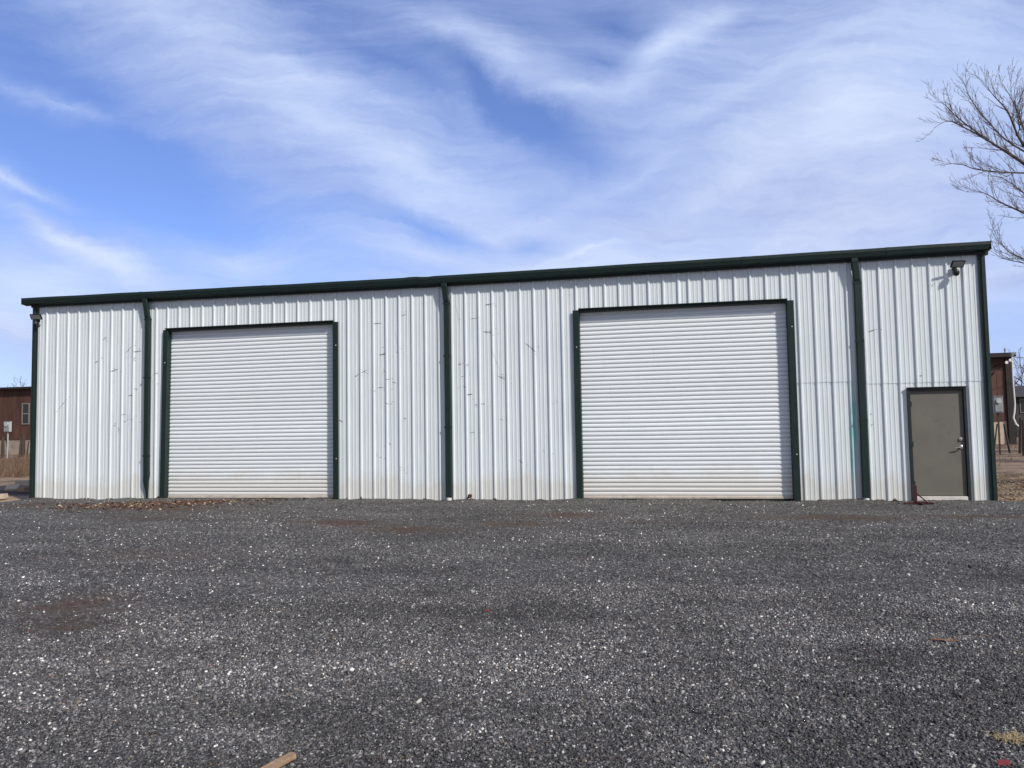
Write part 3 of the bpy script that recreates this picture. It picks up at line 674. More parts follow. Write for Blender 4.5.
c = gnd(945, 643); t = MB(); t.tube([(-0.09, 0.02, 0.012), (-0.03, 0.004, 0.014), (0.03, -0.002, 0.012), (0.09, -0.012, 0.016)], [0.005, 0.008, 0.007, 0.004], 5); t.tube([(0.0, 0, 0.014), (0.06, 0.03, 0.016)], [0.006, 0.003], 4)
o = t.build('stick', MT['orangewood']); o.location = (c.x, c.y, gz1(c.x, c.y)); tag(o, 'thin orange-brown splinter of wood on the gravel below the taupe door', 'stick')
c = gnd(1013, 743); t = MB()
for i in range(190):
    a_ = random.uniform(0, 6.28); l = random.uniform(0.03, 0.09); q = Vector((random.gauss(0, .035), random.gauss(0, .02), 0.005)); d = Vector((math.cos(a_)*1.2, math.sin(a_)*.6, random.uniform(0.0, 0.28))).normalized()
    sd = d.cross(Vector((0, 0, 1))).normalized()*0.0018
    m1 = q+d*l*.6; m2 = q+d*l+Vector((0, 0, -0.02)); n_ = len(t.v); t.v += [q-sd, q+sd, m1+sd, m1-sd, m2]; t.face((n_, n_+1, n_+2, n_+3)); t.face((n_+3, n_+2, n_+4))
MT['straw'] = basic('straw', (0.36, 0.28, 0.15), 0.9, 0, 0.3, 60)
o = t.build('grass_tuft', MT['straw']); o.location = (c.x, c.y, gz1(c.x, c.y)); tag(o, 'clump of dry yellow straw lying on the near gravel', 'dry grass')
def shard(px, py, s, label):
    c = gnd(px, py); t = MB(); t.loft([[(-s, -s*.5, 0.004), (s*.8, -s*.6, 0.01), (s, s*.4, 0.012), (-s*.7, s*.6, 0.008)], [(-s*.9, -s*.4, 0.012), (s*.7, -s*.5, 0.022), (s*.9, s*.3, 0.024), (-s*.6, s*.5, 0.018)]], True)
    o = t.build('plastic_shard', MT['red']); o.location = (c.x, c.y, gz1(c.x, c.y)+0.004); tag(o, label, 'plastic scrap', 'red plastic scraps on the gravel')
shard(1004, 770, 0.026, 'red plastic scrap beside the clump of dry straw')
shard(487, 614, 0.02, 'small red plastic scrap alone in the middle of the gravel')

# ------------------------------------------------------------------ trees
def grow_twigs(mb, path, rads, rnd, spacing, length, levels, ups=0.5, spread=0.75, start=0.15, rtip=0.004):
    """side twigs along a limb, alternating, curving upwards"""
    P = [Vector(p) for p in path]; acc = 0; nxt = 0; tot = sum((b-a).length for a, b in zip(P[:-1], P[1:])); nxt = tot*start
    for i in range(len(P)-1):
        a, b = P[i], P[i+1]; seg = (b-a).length
        while nxt < acc+seg:
            t = (nxt-acc)/seg; q = a.lerp(b, t); d = (b-a).normalized(); fr = nxt/tot
            rv = Vector((rnd.gauss(0, 1), rnd.gauss(0, 1), rnd.gauss(0, 1))); side = (rv-d*rv.dot(d)).normalized()
            dr_ = (d+side*spread*rnd.uniform(.6, 1.2)+Vector((0, 0, ups*rnd.uniform(.3, 1)))).normalized()
            l = length*rnd.uniform(.45, 1.15)*(1-0.45*fr)
            r0 = min((rads[i]*(1-t)+rads[i+1]*t)*0.6, 0.012*l+0.004); n = 5 if levels > 1 else 3
            pts = [q]; rr = [r0]; dd = dr_.copy()
            for s_ in range(n):
                dd = (dd+Vector((rnd.gauss(0, .09), rnd.gauss(0, .09), rnd.gauss(0.05, .07)))).normalized()
                pts.append(pts[-1]+dd*l/n); rr.append(max(rtip, r0*(1-(s_+1)/n)))
            mb.tube(pts, rr, 4 if levels > 1 else 3, False)
            if levels > 1: grow_twigs(mb, pts, rr, rnd, spacing*(1.0 if levels > 2 else 1.15), length*0.33, levels-1, ups, spread, 0.12, rtip)
            else:
                e = pts[-1]; s0 = rtip*1.9; n_ = len(mb.v); mb.v += [e+Vector((s0, 0, 0)), e+Vector((-s0*.5, s0*.87, 0)), e+Vector((-s0*.5, -s0*.87, 0)), e+dd*s0*4]; mb.face((n_, n_+1, n_+3)); mb.face((n_+1, n_+2, n_+3)); mb.face((n_+2, n_, n_+3))
            nxt += spacing*rnd.uniform(.55, 1.45)
        acc += seg
def smooth(path, rads, n=4):
    P = [Vector(p) for p in path]; out = []; ro = []
    for i in range(len(P)-1):
        p0, p1, p2, p3 = P[max(i-1, 0)], P[i], P[i+1], P[min(i+2, len(P)-1)]
        for s_ in range(n):
            t = s_/n; out.append(0.5*((2*p1)+(p2-p0)*t+(2*p0-5*p1+4*p2-p3)*t*t+(3*p1-p0-3*p2+p3)*t**3)); ro.append(rads[i]*(1-t)+rads[i+1]*t)
    out.append(P[-1]); ro.append(rads[-1]); return out, ro
rnd = random.Random(21)
TY = 6.5
fork = at(1112, 345, TY); base = Vector((fork.x+0.25, TY, -0.05))
tree = empty('bare_tree', (base.x, base.y, 0), 'big leafless tree reaching over the right end of the metal building', 'tree')
tk = MB(); cr = MB()
pts, rr = smooth([base, base+Vector((0.0, 0, 1.3)), base.lerp(fork, .75)+Vector((.05, 0, 0)), fork, at(1106, 250, TY), at(1100, 130, TY+.3), at(1090, 20, TY+.5), at(1096, -60, TY+.5)], [.34, .27, .23, .21, .15, .10, .05, .02])
tk.tube(pts, rr, 9)
limbs = [([(1112, 345, 0), (1085, 262, -.1), (1055, 195, -.2), (1024, 164, -.3), (992, 143, -.4), (965, 128, -.4), (948, 121, -.3), (934, 128, -.2)], [.15, .12, .095, .075, .05, .032, .018, .007]),
         ([(1024, 164, -.3), (988, 140, .1), (958, 118, .5), (944, 104, .7), (934, 102, .8)], [.06, .045, .03, .016, .006]),
         ([(1106, 250, 0), (1066, 190, .3), (1024, 146, .5), (1008, 112, .6), (994, 96, .7), (982, 80, .8)], [.11, .085, .06, .042, .022, .006]),
         ([(1036, 158, .5), (1006, 140, .9), (985, 118, 1.2), (970, 98, 1.4), (964, 82, 1.5)], [.05, .04, .028, .016, .006]),
         ([(1030, 150, .5), (1020, 118, .2), (1012, 100, .0), (1003, 84, -.1)], [.05, .032, .018, .006]),
         ([(1020, 130, .5), (1016, 108, .8), (1014, 86, 1.0)], [.035, .02, .006]),
         ([(1066, 190, .3), (1048, 140, -.4), (1038, 112, -.8), (1030, 88, -1)], [.06, .045, .025, .008]),
         ([(1085, 262, -.1), (1050, 226, -.6), (1024, 213, -.9), (1000, 202, -1.1), (984, 193, -1.2), (966, 192, -1.3)], [.085, .065, .048, .032, .018, .006]),
         ([(1024, 173, -.3), (1000, 172, -.8), (975, 169, -1.1), (960, 164, -1.2), (942, 164, -1.3)], [.045, .035, .024, .014, .006]),
         ([(1046, 212, -.6), (1020, 190, -.3), (1002, 178, 0), (990, 176, .2)], [.04, .028, .015, .006]),
         ([(1108, 315, 0), (1070, 280, .4), (1024, 259, .8), (1008, 251, 1.0), (998, 238, 1.1), (993, 228, 1.2)], [.08, .06, .036, .024, .012, .005]),
         ([(1040, 266, .6), (1018, 262, .9), (1002, 258, 1.1), (990, 250, 1.3)], [.03, .022, .013, .005]),
         ([(1112, 345, 0), (1140, 240, .3), (1175, 150, .5), (1200, 60, .7)], [.14, .10, .06, .015]),
         ([(1106, 250, 0), (1130, 150, -.8), (1140, 60, -1.2), (1150, -20, -1.5)], [.10, .07, .04, .01]),
         ([(1112, 345, 0), (1150, 290, -.8), (1200, 240, -1.4)], [.1, .06, .01])]
for pp, rr in limbs:
    pts, r2 = smooth([at(x, y, TY+dy) for x, y, dy in pp], [max(.0035, q*.52) for q in rr])
    tk.tube(pts, r2, 7)
    near = pp[-1][0] < 1030
    grow_twigs(cr, pts, r2, rnd, 0.135 if near else 0.45, 1.2, 3, 0.26, 0.58, 0.12, 0.0030)
pp = tk.v; part(tk, 'trunk', MT['bark'], tree, True); part(cr, 'crown', MT['twig'], tree)

def small_tree(px, pbase, Y, h, label, seed, group=None, thick=0.09):
    rn = random.Random(seed); b = at(px, 440, Y); b.z = -0.05
    e = empty('leafless_tree', (b.x, b.y, 0), label, 'tree', group); t1 = MB(); t2 = MB()
    pts, rr = smooth([b, b+Vector((.1, 0, h*.35)), b+Vector((-.1, .1, h*.7)), b+Vector((.15, 0, h))], [thick, thick*.75, thick*.4, .012]); t1.tube(pts, rr, 7)
    for i in range(9):
        q = pts[3+i % 8]; a_ = rn.uniform(0, 6.28); l = h*rn.uniform(.25, .45)
        pp, r2 = smooth([q, q+Vector((math.cos(a_)*l*.5, math.sin(a_)*l*.5, l*.45)), q+Vector((math.cos(a_)*l*.8, math.sin(a_)*l*.8, l))], [thick*.4, thick*.25, .01]); t1.tube(pp, r2, 5)
        grow_twigs(t2, pp, r2, rn, .35, h*.2, 2, .4, .8, .1, .011)
    grow_twigs(t2, pts, rr, rn, .4, h*.22, 2, .4, .8, .4, .011)
    part(t1, 'trunk', MT['bark'], e); part(t2, 'crown', MT['twig'], e)

# ------------------------------------------------------------------ neighbours, left side
def place_thing(name, loc, label, cat, group=None): return empty(name, loc, label, cat, group)
HL_Y = 44.0
a = at(-55, 390, HL_Y); b2 = at(58, 390, HL_Y); top = 0.5*(a.z+b2.z); hl = empty('brown_house', ((a.x+b2.x)/2, HL_Y, 0), 'rust-brown house with dark flat eave seen past the left corner', 'house')
fz = at(15, 439.5, HL_Y).z
t = MB(); t.box(a.x, b2.x, HL_Y, HL_Y+8, fz, top); 
for i in range(14):   # board battens
    x = a.x+(b2.x-a.x)*(i+.5)/14; t.box(x-.02, x+.02, HL_Y-.02, HL_Y-.002, fz, top-.05)
part(t, 'wall', MT['rustwall'], hl)
t = MB(); t.box(a.x+.05, b2.x-.05, HL_Y+.06, HL_Y+7.9, -0.1, fz-.003); part(t, 'foundation', MT['block'], hl)
t = MB(); t.loft([[(a.x-.4, HL_Y-.5, top+.003), (b2.x+.4, HL_Y-.5, top+.003), (b2.x+.4, HL_Y-.5, top+.2), (a.x-.4, HL_Y-.5, top+.2)], [(a.x-.4, HL_Y+8.4, top+.5), (b2.x+.4, HL_Y+8.4, top+.5), (b2.x+.4, HL_Y+8.4, top+.7), (a.x-.4, HL_Y+8.4, top+.7)]], True); part(t, 'roof', MT['roofdark'], hl)
p0 = at(22, 424.5, HL_Y); p1 = at(30, 403, HL_Y)
t = MB(); fw_ = .09
t.box(p0.x, p0.x+fw_, HL_Y-.07, HL_Y+.02, p0.z, p1.z); t.box(p1.x-fw_, p1.x, HL_Y-.07, HL_Y+.02, p0.z, p1.z); t.box(p0.x+fw_, p1.x-fw_, HL_Y-.07, HL_Y+.02, p1.z-fw_, p1.z); t.box(p0.x+fw_, p1.x-fw_, HL_Y-.07, HL_Y+.02, p0.z, p0.z+fw_)
zm = (p0.z+p1.z)/2; t.box(p0.x+fw_, p1.x-fw_, HL_Y-.06, HL_Y+.02, zm-.04, zm+.04)
wn = part(t, 'window', MT['paleframe'], hl)
t = MB(); t.box(p0.x+fw_, p1.x-fw_, HL_Y-.03, HL_Y-.01, p0.z+fw_, zm-.04); t.box(p0.x+fw_, p1.x-fw_, HL_Y-.035, HL_Y-.015, zm+.04, p1.z-fw_); part(t, 'pane', MT['glass'], wn)
def meter(x0, y0, x1, y1, Y, ybase, label, tilt=0):
    a = at(x0, y1, Y); b = at(x1, y0, Y); c = (a.x+b.x)/2
    e = empty('meter_box', (c, Y, 0), label, 'meter box', 'grey utility boxes on posts'); hw = (b.x-a.x)/2
    t = MB(); t.box(-hw, hw, -.09, .09, a.z, b.z, .02); bx = t.build('box', MT['metergrey'] if x0 > 500 else MT['greyplastic'], e)
    t = MB(); t.box(-hw*.8, hw*.8, -.115, -.092, a.z+(b.z-a.z)*.08, a.z+(b.z-a.z)*.5, .006); t.build('cover', MT['metergrey'], bx)
    t = MB(); t.loft([[(.6*hw*math.cos(q), y, b.z-(b.z-a.z)*.27+.6*hw*math.sin(q)) for q in np.linspace(0, 6.283, 14, endpoint=False)] for y in (-.17, -.092)], True); t.build('meter_dial', MT['greyplastic'], bx)
    t = MB(); t.box(-.03, .03, .0, .06, -.05, a.z-.003); t.build('post', MT['oldwood'] if x0 > 500 else MT['greyplastic'], e)
    t = MB(); t.box(-hw*1.05, hw*1.05, -.12, .1, b.z+.003, b.z+.03); t.build('lid', MT['metergrey'], bx)
meter(4.5, 421.5, 11, 432, 30.0, 460, 'pale grey meter box on a post in front of the brown house with the window')
for i, (px, Y, hpx, r_, lean) in enumerate([(3, 34, 437, .13, .0), (9, 31, 438, .06, -.25), (20, 33, 438, .08, .1), (23.5, 36, 434, .15, .02), (27, 30, 441, .05, .15), (31, 35, 436, .06, .1)]):
    b = at(px, 440, Y); h = at(px, hpx, Y).z
    t = MB(); t.tube([(0, 0, -.1), (lean*.4, 0, h*.5), (lean, 0, h)], [r_, r_*.9, r_*.7], 6); o = t.build('fence_post', MT['oldwood']); o.location = (b.x, Y, 0)
    tag(o, ['thick dark wooden post left of the meter box', 'thin leaning dark post under the grey meter box', 'slim dark post in dry grass left of the stout post below the window', 'stout dark post in dry grass below the window', 'thinnest dark post near the left green corner trim', 'slim dark post hard against the left green corner trim'][i], 'post', 'old posts in front of the brown house')
for i, (px, py, w_, d_, h_, rz, tilt) in enumerate([(13, 488, .36, .3, .12, .5, .55), (25.5, 483, .5, .3, .15, .1, .1), (1, 496, .25, .2, .1, .3, .1), (25, 489, .35, .25, .1, -.2, .0)]):
    c = gnd(px, py+2); t = MB(); t.loft([[(-w_/2, -d_/2, 0), (w_/2*.9, -d_/2*1.05, 0), (w_/2, d_/2, 0), (-w_/2*.95, d_/2*.9, 0)], [(-w_/2*.93, -d_/2*.9, h_), (w_/2*.85, -d_/2, h_*1.1), (w_/2*.92, d_/2*.9, h_), (-w_/2*.9, d_/2*.8, h_*.9)]], True)
    o = t.build('concrete_slab', MT['concrete'] if i != 3 else MT['wood']); o.location = (c.x, c.y, .0); o.rotation_euler = (tilt, 0, rz)
    tag(o, ['tilted pale broken slab leaning on dirt by the left corner', 'long flat pale slab lying behind the tilted slab', 'small pale chunk at the left edge of the gravel', 'dull brown flat piece lying in front of the long pale slab'][i], 'slab', 'broken slabs on the dirt to the left')
# dry grass, left field and beyond
def grass(name, n, xr, yr, h0, h1, label, sparse=None):
    x = rng.uniform(*xr, n); y = rng.uniform(*yr, n)
    if sparse is not None: ok = sparse(x, y); x, y = x[ok], y[ok]
    n = len(x); h = rng.uniform(h0, h1, n)*(0.6+0.9*(vnoise(x*.8, y*.8)+.5)); a = rng.uniform(0, 6.28, n); lean = rng.normal(0, .3, (n, 2)); wd = rng.uniform(.006, .014, n)
    z = dirt_h(x, y); V = np.zeros((n, 3, 3)); V[:, 0] = np.stack([x-np.cos(a)*wd, y-np.sin(a)*wd, z], 1); V[:, 1] = np.stack([x+np.cos(a)*wd, y+np.sin(a)*wd, z], 1); V[:, 2] = np.stack([x+lean[:, 0]*h, y+lean[:, 1]*h, z+h], 1)
    me = bpy.data.meshes.new(name); me.vertices.add(n*3); me.vertices.foreach_set('co', V.ravel().astype(np.float32)); me.loops.add(n*3); me.loops.foreach_set('vertex_index', np.arange(n*3, dtype=np.int32)); me.polygons.add(n)
    me.polygons.foreach_set('loop_start', (np.arange(n)*3).astype(np.int32)); me.polygons.foreach_set('loop_total', np.full(n, 3, np.int32)); me.update(calc_edges=True)
    t_ = me.attributes.new('tint', 'FLOAT_COLOR', 'POINT'); C = np.ones((n, 3, 4), np.float32); v = rng.random((n, 1, 1)); C[..., :3] = np.array([.085, .055, .036])+v*np.array([.15, .10, .065]); t_.data.foreach_set('color', C.ravel()); me.materials.append(MT['grass'])
    o = bpy.data.objects.new(name, me); COL.objects.link(o); tag(o, label, 'grass', kind='stuff')
grass('dry_grass', 90000, (-26, -2.6), (9, 43), .12, .5, 'tall dry brown grass in the field left of the building')
grass('dry_weeds', 9000, (20, 40), (10, 52), .05, .18, 'short dry weeds on the dirt right of the building', lambda x, y: vnoise(x*.5, y*.5) > .05)
for i, (px, Y, h) in enumerate([(8, 60, 6.9), (21, 58, 6.6), (29, 62, 6.6)]):
    small_tree(px, 0, Y, h, ['spindly bare tree top showing above the left end of the brown house', 'bare tree top above the middle of the brown house roof', 'bare tree top above the roof close to the left green corner trim'][i], 40+i, 'bare trees behind the brown house', .05)

# ------------------------------------------------------------------ neighbours, right side
RY = 40.0
a = at(955, 380, RY); c1 = at(1010.5, 380, RY); top = at(1005, 357.5, RY).z; fz = at(1000, 421, RY).z; fb = at(1000, 437, RY).z
hr = empty('red_brown_building', (c1.x, RY, 0), 'rust-red building with dark corner and flat dark eave past the right corner', 'building')
t = MB(); t.box(a.x, c1.x-.30, RY, RY+8, fz, top)
for i in range(9):
    x = a.x+(c1.x-.30-a.x)*(i+.5)/9; t.box(x-.015, x+.015, RY-.015, RY-.002, fz, top-.9)
part(t, 'wall', MT['rustwall'], hr)
t = MB(); t.box(a.x, c1.x-.34, RY+.05, RY+7.9, -.1, fz-.003); part(t, 'foundation', MT['concrete'], hr)
t = MB(); t.box(c1.x-.30+.003, c1.x+.12, RY-.12, RY+8, -.1, top); part(t, 'corner_board', MT['roofdark'], hr)
t = MB(); t.box(a.x-.3, c1.x+.2, RY-.55, RY+8.4, top+.003, top+.28); part(t, 'roof', MT['roofdark'], hr)
t = MB(); t.box(a.x, c1.x-.34, RY-.02, RY-.003, top-.82, top-.74); part(t, 'trim_board', MT['roofdark'], hr)
fl = empty('flood_light', (at(1003, 362, RY).x, RY-.003, at(1003, 362, RY).z), 'white twin flood light on an arm under the red building eave', 'light')
t = MB(); t.tube([(-.5, -.05, -.25), (-.3, -.5, -.18), (0, -.55, -.05)], .03, 6); t.tube([(-.5, 0, -.25), (-.5, -.06, -.25)], .07, 8); t.build('arm', MT['black'], fl)
for dx, dzz in ((-.05, -.08), (.18, .06)):
    t = MB(); t.loft([[(dx+r_*math.cos(q), y, dzz+r_*math.sin(q)) for q in np.linspace(0, 6.283, 12, endpoint=False)] for y, r_ in ((-.52, .05), (-.62, .09), (-.70, .10))][::-1], True); t.build('lamp_head', MT['white'], fl)
meter(993.6, 396.5, 1002, 413, 22.0, 450, 'grey meter box on a post before the red building wall')
# service mast with insulators
mx = at(1014, 380, RY-1.5); ms = empty('service_mast', (mx.x, RY-1.5, 0), 'white bent conduit mast standing beside the red building corner', 'utility mast')
t = MB(); P_ = [(1012, 356), (1013, 380), (1015, 404), (1014.5, 412), (1013.5, 418), (1016, 424), (1020.5, 428)]
W = [at(x, y, RY-1.5) for x, y in P_]; W.append(Vector((W[-1].x+.02, RY-1.5, -.1)))
L_ = Vector((mx.x, RY-1.5, 0)); t.tube([q-L_ for q in W], [.04, .042, .048, .055, .055, .055, .055, .055], 8); t.build('conduit', MT['white'], ms)
t = MB(); q = W[0]-L_; t.tube([q+Vector((0, 0, -.02)), q+Vector((0, 0, .14)), q+Vector((.1, 0, .2)), q+Vector((.2, 0, .08))], [.09, .1, .09, .06], 8); t.build('weather_head', MT['metergrey'], ms)
q = at(1021, 430, RY-1.5)-L_; t = MB(); t.box(q.x-.13, q.x+.13, -.2, -.115, q.z-.16, q.z+.16, .02); t.build('junction_box', MT['white'], ms)
wy = RY-1.5; s0 = W[0]+Vector((.1, -.1, -.1)); t = MB(); pts = [s0.lerp(Vector((s0.x+26, RY+4, s0.z+1.5)), i/16)+Vector((0, 0, -1.0*math.sin(math.pi*i/16))) for i in range(17)]
t.tube(pts, .018, 5); o = t.build('power_cable', MT['black']); tag(o, 'thin overhead cable running right from the white conduit mast', 'cable')
t = MB(); q = at(1005, 354, RY); t.tube([(q.x, RY, top+.26), (q.x, RY, top+.5)], .05, 6); t.tube([(q.x, RY, top+.5), (q.x+.05, RY, top+.62)], [.09, .06], 8); part(t, 'vent_pipe', MT['greyplastic'], hr)
for i, (xt, yt, xb, yb, Y, r_) in enumerate([(1004, 424, 1010, 452, 26, .055), (997, 424, 994, 450, 28, .04), (1020.5, 418, 1020, 453, 24, .07), (1023, 420, 1024, 455, 24, .07)]):
    p0 = gnd(xb, yb); p1 = at(xt, yt, p0.y); t = MB(); t.tube([(0, 0, -.1), p1-p0], [r_, r_*.8], 6); o = t.build('wooden_pole', MT['oldwood']); o.location = p0
    tag(o, ['leaning dark pole propped right of the meter box by the red building', 'thin dark pole just left of the meter box post by the red building', 'upright dark post below the white conduit mast', 'upright dark post at the right edge of the photo'][i], 'pole', 'dark poles on the dirt to the right')
# dark house further off
DY = 62.0; a = at(1015, 400, DY); b2 = at(1085, 400, DY); ez = at(1020, 397, DY).z; rz_ = at(1020, 384, DY).z
dh = empty('dark_house', ((a.x+b2.x)/2, DY, 0), 'distant dark grey house with gabled roof at the right edge', 'house')
t = MB(); t.box(a.x, b2.x, DY, DY+8, -.1, ez); part(t, 'wall', MT['darkhouse'], dh)
t = MB(); t.loft([[(a.x-.4, DY-.5, ez+.003), (b2.x+.4, DY-.5, ez+.003), (b2.x+.4, DY+8.5, ez+.003), (a.x-.4, DY+8.5, ez+.003)], [(a.x+.2, DY+3.8, rz_), (b2.x-.2, DY+3.8, rz_), (b2.x-.2, DY+4.2, rz_), (a.x+.2, DY+4.2, rz_)]], True); part(t, 'roof', MT['darkhouse'], dh)
p0 = at(1017, 402, DY); 
for dx in (0.2, 2.6):
    t = MB(); t.box(p0.x+dx, p0.x+dx+.9, DY-.06, DY-.003, p0.z-1.0, p0.z+.3); wn = part(t, 'window', MT['paleframe'], dh)
    t = MB(); t.box(p0.x+dx+.08, p0.x+dx+.82, DY-.075, DY-.063, p0.z-.92, p0.z+.22); part(t, 'pane', MT['glass'], wn)
for i, (px, Y, h) in enumerate([(1018, 72, 6.0), (1026, 70, 7.0), (1034, 76, 8.5)]):
    small_tree(px, 0, Y, h, ['bare grey tree behind the dark house close to the conduit mast', 'bare grey tree behind the dark house at the right edge', 'tallest bare tree behind the dark house'][i], 60+i, 'bare trees behind the dark house', .12)

# ------------------------------------------------------------------ light and sky
SUN_EL, SUN_AZ = R(38.5), R(125)                 # compass azimuth: clockwise from +Y
sd = Vector((math.sin(SUN_AZ)*math.cos(SUN_EL), math.cos(SUN_AZ)*math.cos(SUN_EL), math.sin(SUN_EL)))
sl = bpy.data.lights.new('sun', 'SUN'); sl.energy = 3.9; sl.angle = R(3.0); sl.color = (1.0, 0.94, 0.84)
so = bpy.data.objects.new('sun', sl); COL.objects.link(so); so.rotation_euler = (-sd).to_track_quat('-Z', 'Y').to_euler(); so.location = (30, -30, 30)

world = bpy.data.worlds.new('World'); S.world = world; world.use_nodes = True
nt = world.node_tree; nt.nodes.clear(); k = NT(nt)
out = nt.nodes.new('ShaderNodeOutputWorld'); bg = nt.nodes.new('ShaderNodeBackground'); nt.links.new(bg.outputs[0], out.inputs[0])
STR = 0.12; bg.inputs['Strength'].default_value = STR
sky = k.n('ShaderNodeTexSky', sky_type='NISHITA'); sky.sun_disc = False; sky.sun_elevation = SUN_EL; sky.sun_rotation = SUN_AZ; sky.altitude = 300; sky.air_density = 1.0; sky.dust_density = 0.3; sky.ozone_density = 2.0
skyc = k.mix(1.0, sky.outputs[0], (0.74, 0.85, 1.28), 'MULTIPLY')
d = k.vec('NORMALIZE', k.n('ShaderNodeTexCoord').outputs['Generated'])
# cirrus: sky directions opened onto a plane tangent to the sky dome above the building
df = k.math('MAXIMUM', k.vec('DOT_PRODUCT', d, tuple(FW)), 0.12)
u = k.math('DIVIDE', k.vec('DOT_PRODUCT', d, tuple(RT)), df); v = k.math('DIVIDE', k.vec('DOT_PRODUCT', d, tuple(UP)), df)
cv = k.n('ShaderNodeCombineXYZ'); k.put(cv.inputs[0], u); k.put(cv.inputs[1], v); uv = cv.outputs[0]
def warp(sc, det, ro, amt):
    q = k.vec('SCALE', k.vec('SUBTRACT', k.noise(uv, sc, det, ro, col=True), (0.5, 0.5, 0.5)), amt); return k.vec('MULTIPLY', q, (1, 1, 0))
wuv = k.vec('ADD', k.vec('ADD', uv, warp(2.6, 2, 0.5, 0.16)), warp(9.0, 7, 0.68, 0.05))
def stroke(px, py, ang, la, lb): return k.blob(wuv, ((px-512)/F, (384-py)/F), R(-ang), la*1.75/F, lb*1.75/F)
CL = [(330, 135, 30, 340, 85, .72), (310, 88, 25, 75, 16, .4), (380, 110, 22, 70, 12, .3), (70, 100, 16, 140, 11, .5), (20, 175, 17, 60, 9, 1.0), (80, 235, 28, 100, 16, 1.1), (115, 255, 22, 60, 18, .5), (50, 295, 6, 200, 55, .95), (255, 250, 12, 80, 18, .6),
      (420, 175, 28, 200, 26, .4), (470, 225, 27, 120, 14, .35), (430, 35, 30, 130, 34, .5), (510, 76, 31, 90, 28, .45), (150, 30, 25, 170, 45, .5), (585, 102, -5, 60, 13, .35), (640, 93, -20, 55, 13, .25), (676, 50, -36, 50, 20, .7), (712, 20, -45, 38, 14, .45),
      (860, 120, -10, 360, 230, 1.0), (640, 172, -25, 120, 11, .4), (690, 195, -22, 170, 26, .5), (580, 247, -17, 48, 4, .6), (850, 235, 0, 280, 60, .6), (590, 262, -8, 220, 22, .45),
      (960, 60, 0, 240, 110, .3), (740, 95, -30, 150, 14, .25), (420, 250, 12, 90, 16, .5), (200, 20, 10, 200, 30, .2), (1000, 290, 0, 120, 40, .7), (10, 330, 5, 90, 30, .7),
      (475, 92, 32, 75, 16, -.5), (545, 128, 32, 80, 26, -.62), (525, 245, 8, 45, 12, -.8), (430, 226, 22, 50, 16, -.55), (140, 125, 30, 130, 24, -.4), (60, 140, 15, 120, 24, -.55), (180, 200, 18, 120, 28, -.5), (620, 25, 10, 50, 20, -.4), (400, 78, 30, 60, 12, -.25), (720, 130, -30, 90, 16, -.25), (610, 70, 0, 40, 14, -.3)]
tot = None
for (px, py, ang, la, lb, am) in CL:
    g_ = k.math('MULTIPLY', stroke(px, py, ang, la, lb), am)
    tot = g_ if tot is None else k.math('ADD', tot, g_)
def fibres(ang, sx, sy, sc, det, ro): return k.noise(k.mapping(wuv, rot=(0, 0, R(ang)), scale=(sx, sy, 1)), sc, det, ro)
side = k.ramp(k.math('ADD', k.math('MULTIPLY', u, 1.4), 0.38), [(0.25, 0.0), (0.75, 1.0)], 'EASE')   # left part combs down to the right, right part combs up
def mixf(a, b): return k.math('ADD', k.math('MULTIPLY', a, k.math('SUBTRACT', 1.0, side)), k.math('MULTIPLY', b, side))
fib = mixf(fibres(28, 1.0, 2.4, 3.4, 9, 0.62), fibres(-25, 1.0, 2.2, 3.2, 9, 0.6))
fib2 = mixf(fibres(27, 0.7, 6.0, 7.5, 10, 0.72), fibres(-24, 0.7, 5.0, 6.5, 10, 0.70))
fsum = k.math('ADD', k.math('MULTIPLY', k.math('SUBTRACT', fib, 0.5), 1.6), k.math('MULTIPLY', k.math('SUBTRACT', fib2, 0.5), 1.4))
dens = k.math('ADD', k.math('ADD', tot, 0.12), k.math('MULTIPLY', fsum, k.math('ADD', k.math('MULTIPLY', tot, 0.35), 0.35)))
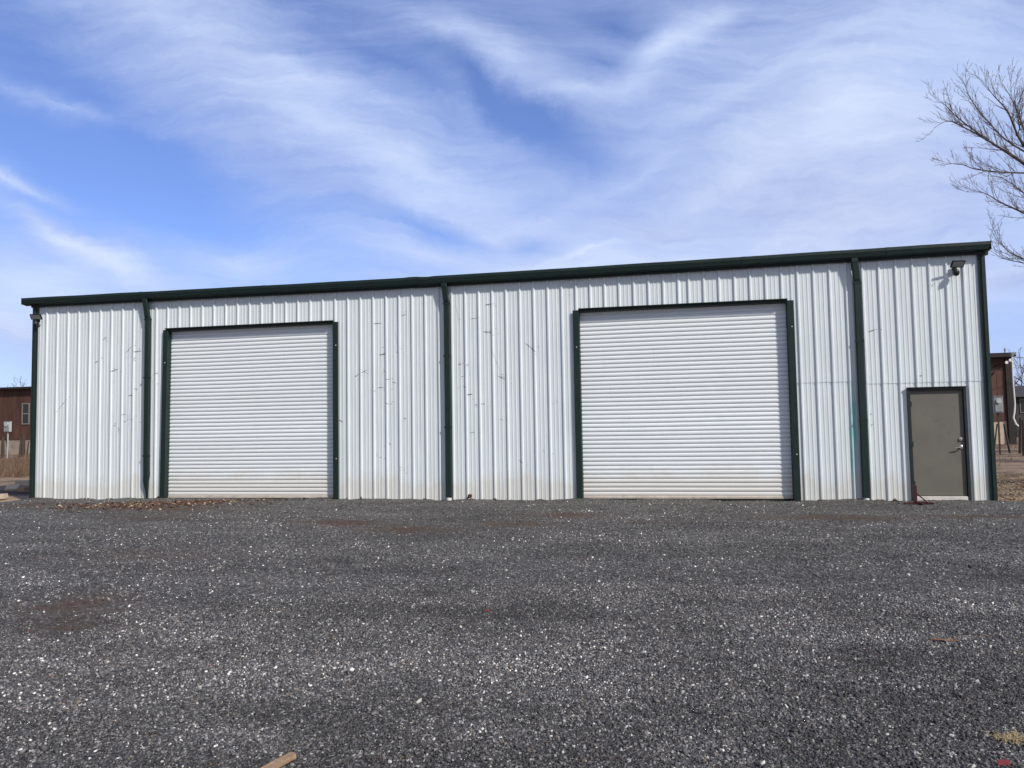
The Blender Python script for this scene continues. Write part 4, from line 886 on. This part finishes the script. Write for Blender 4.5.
# thin veil thickening toward the horizon and everywhere outside the strokes
el = k.n('ShaderNodeSeparateXYZ'); k.put(el.inputs[0], d)
veil = k.ramp(el.outputs[2], [(0.0, 0.65), (0.17, 0.36), (0.27, 0.10), (0.40, 0.0)])
dens = k.math('ADD', dens, veil)
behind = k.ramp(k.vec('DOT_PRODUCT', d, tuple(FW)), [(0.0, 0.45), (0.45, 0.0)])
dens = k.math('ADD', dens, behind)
dens = k.ramp(k.math('MULTIPLY', dens, 0.5), [(0.0, 0.05), (0.13, 0.24), (0.28, 0.55), (0.45, 0.78), (0.7, 0.92), (1.0, 1.0)], 'B_SPLINE')
gm = k.noise(k.mapping(wuv, scale=(1, 2.2, 1)), 4.0, 4, 0.55)
lav = [(1005, 288, 0, 70, 14, 1.0), (10, 335, 5, 60, 22, 1.0), (640, 218, 0, 60, 16, .5), (840, 200, -5, 260, 80, .8), (330, 190, 25, 120, 25, .3)]
lt = None
for (px, py, ang, la, lb, am) in lav:
    g_ = k.math('MULTIPLY', stroke(px, py, ang, la, lb), am); lt = g_ if lt is None else k.math('ADD', lt, g_)
lt = k.math('ADD', k.math('MULTIPLY', lt, 1.2), k.ramp(gm, [(0.4, 0.0), (0.7, 0.45)]), clamp=True)
cs = 1.0/STR
cloud = k.mix(lt, tuple(x*cs for x in (0.49, 0.61, 0.93)), tuple(x*cs for x in (0.40, 0.465, 0.75)))
brt = k.ramp(k.math('MULTIPLY', k.math('ADD', tot, k.math('MULTIPLY', fsum, 1.1)), 0.5), [(0.12, 0.0), (0.5, 0.45), (1.0, 1.0)], 'B_SPLINE')
cloud = k.mix(brt, cloud, tuple(x*cs for x in (0.72, 0.82, 1.0)))
# unseen sky behind the camera: neutral grey cloud added to tone the wall's shade
rear_sky = k.ramp(k.vec('DOT_PRODUCT', d, tuple(FW)), [(0.0, 1.0), (0.4, 0.0)])
cloud = k.mix(rear_sky, cloud, tuple(x*cs for x in (0.47, 0.46, 0.45)))
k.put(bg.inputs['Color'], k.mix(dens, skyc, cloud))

S.view_settings.view_transform = 'Standard'; S.view_settings.look = 'None'; S.view_settings.exposure = 0.1; S.view_settings.gamma = 1.0; S.view_settings.use_curve_mapping = False
S.render.engine = 'CYCLES'
try: S.cycles.max_bounces = 6; S.cycles.diffuse_bounces = 3
except Exception: pass
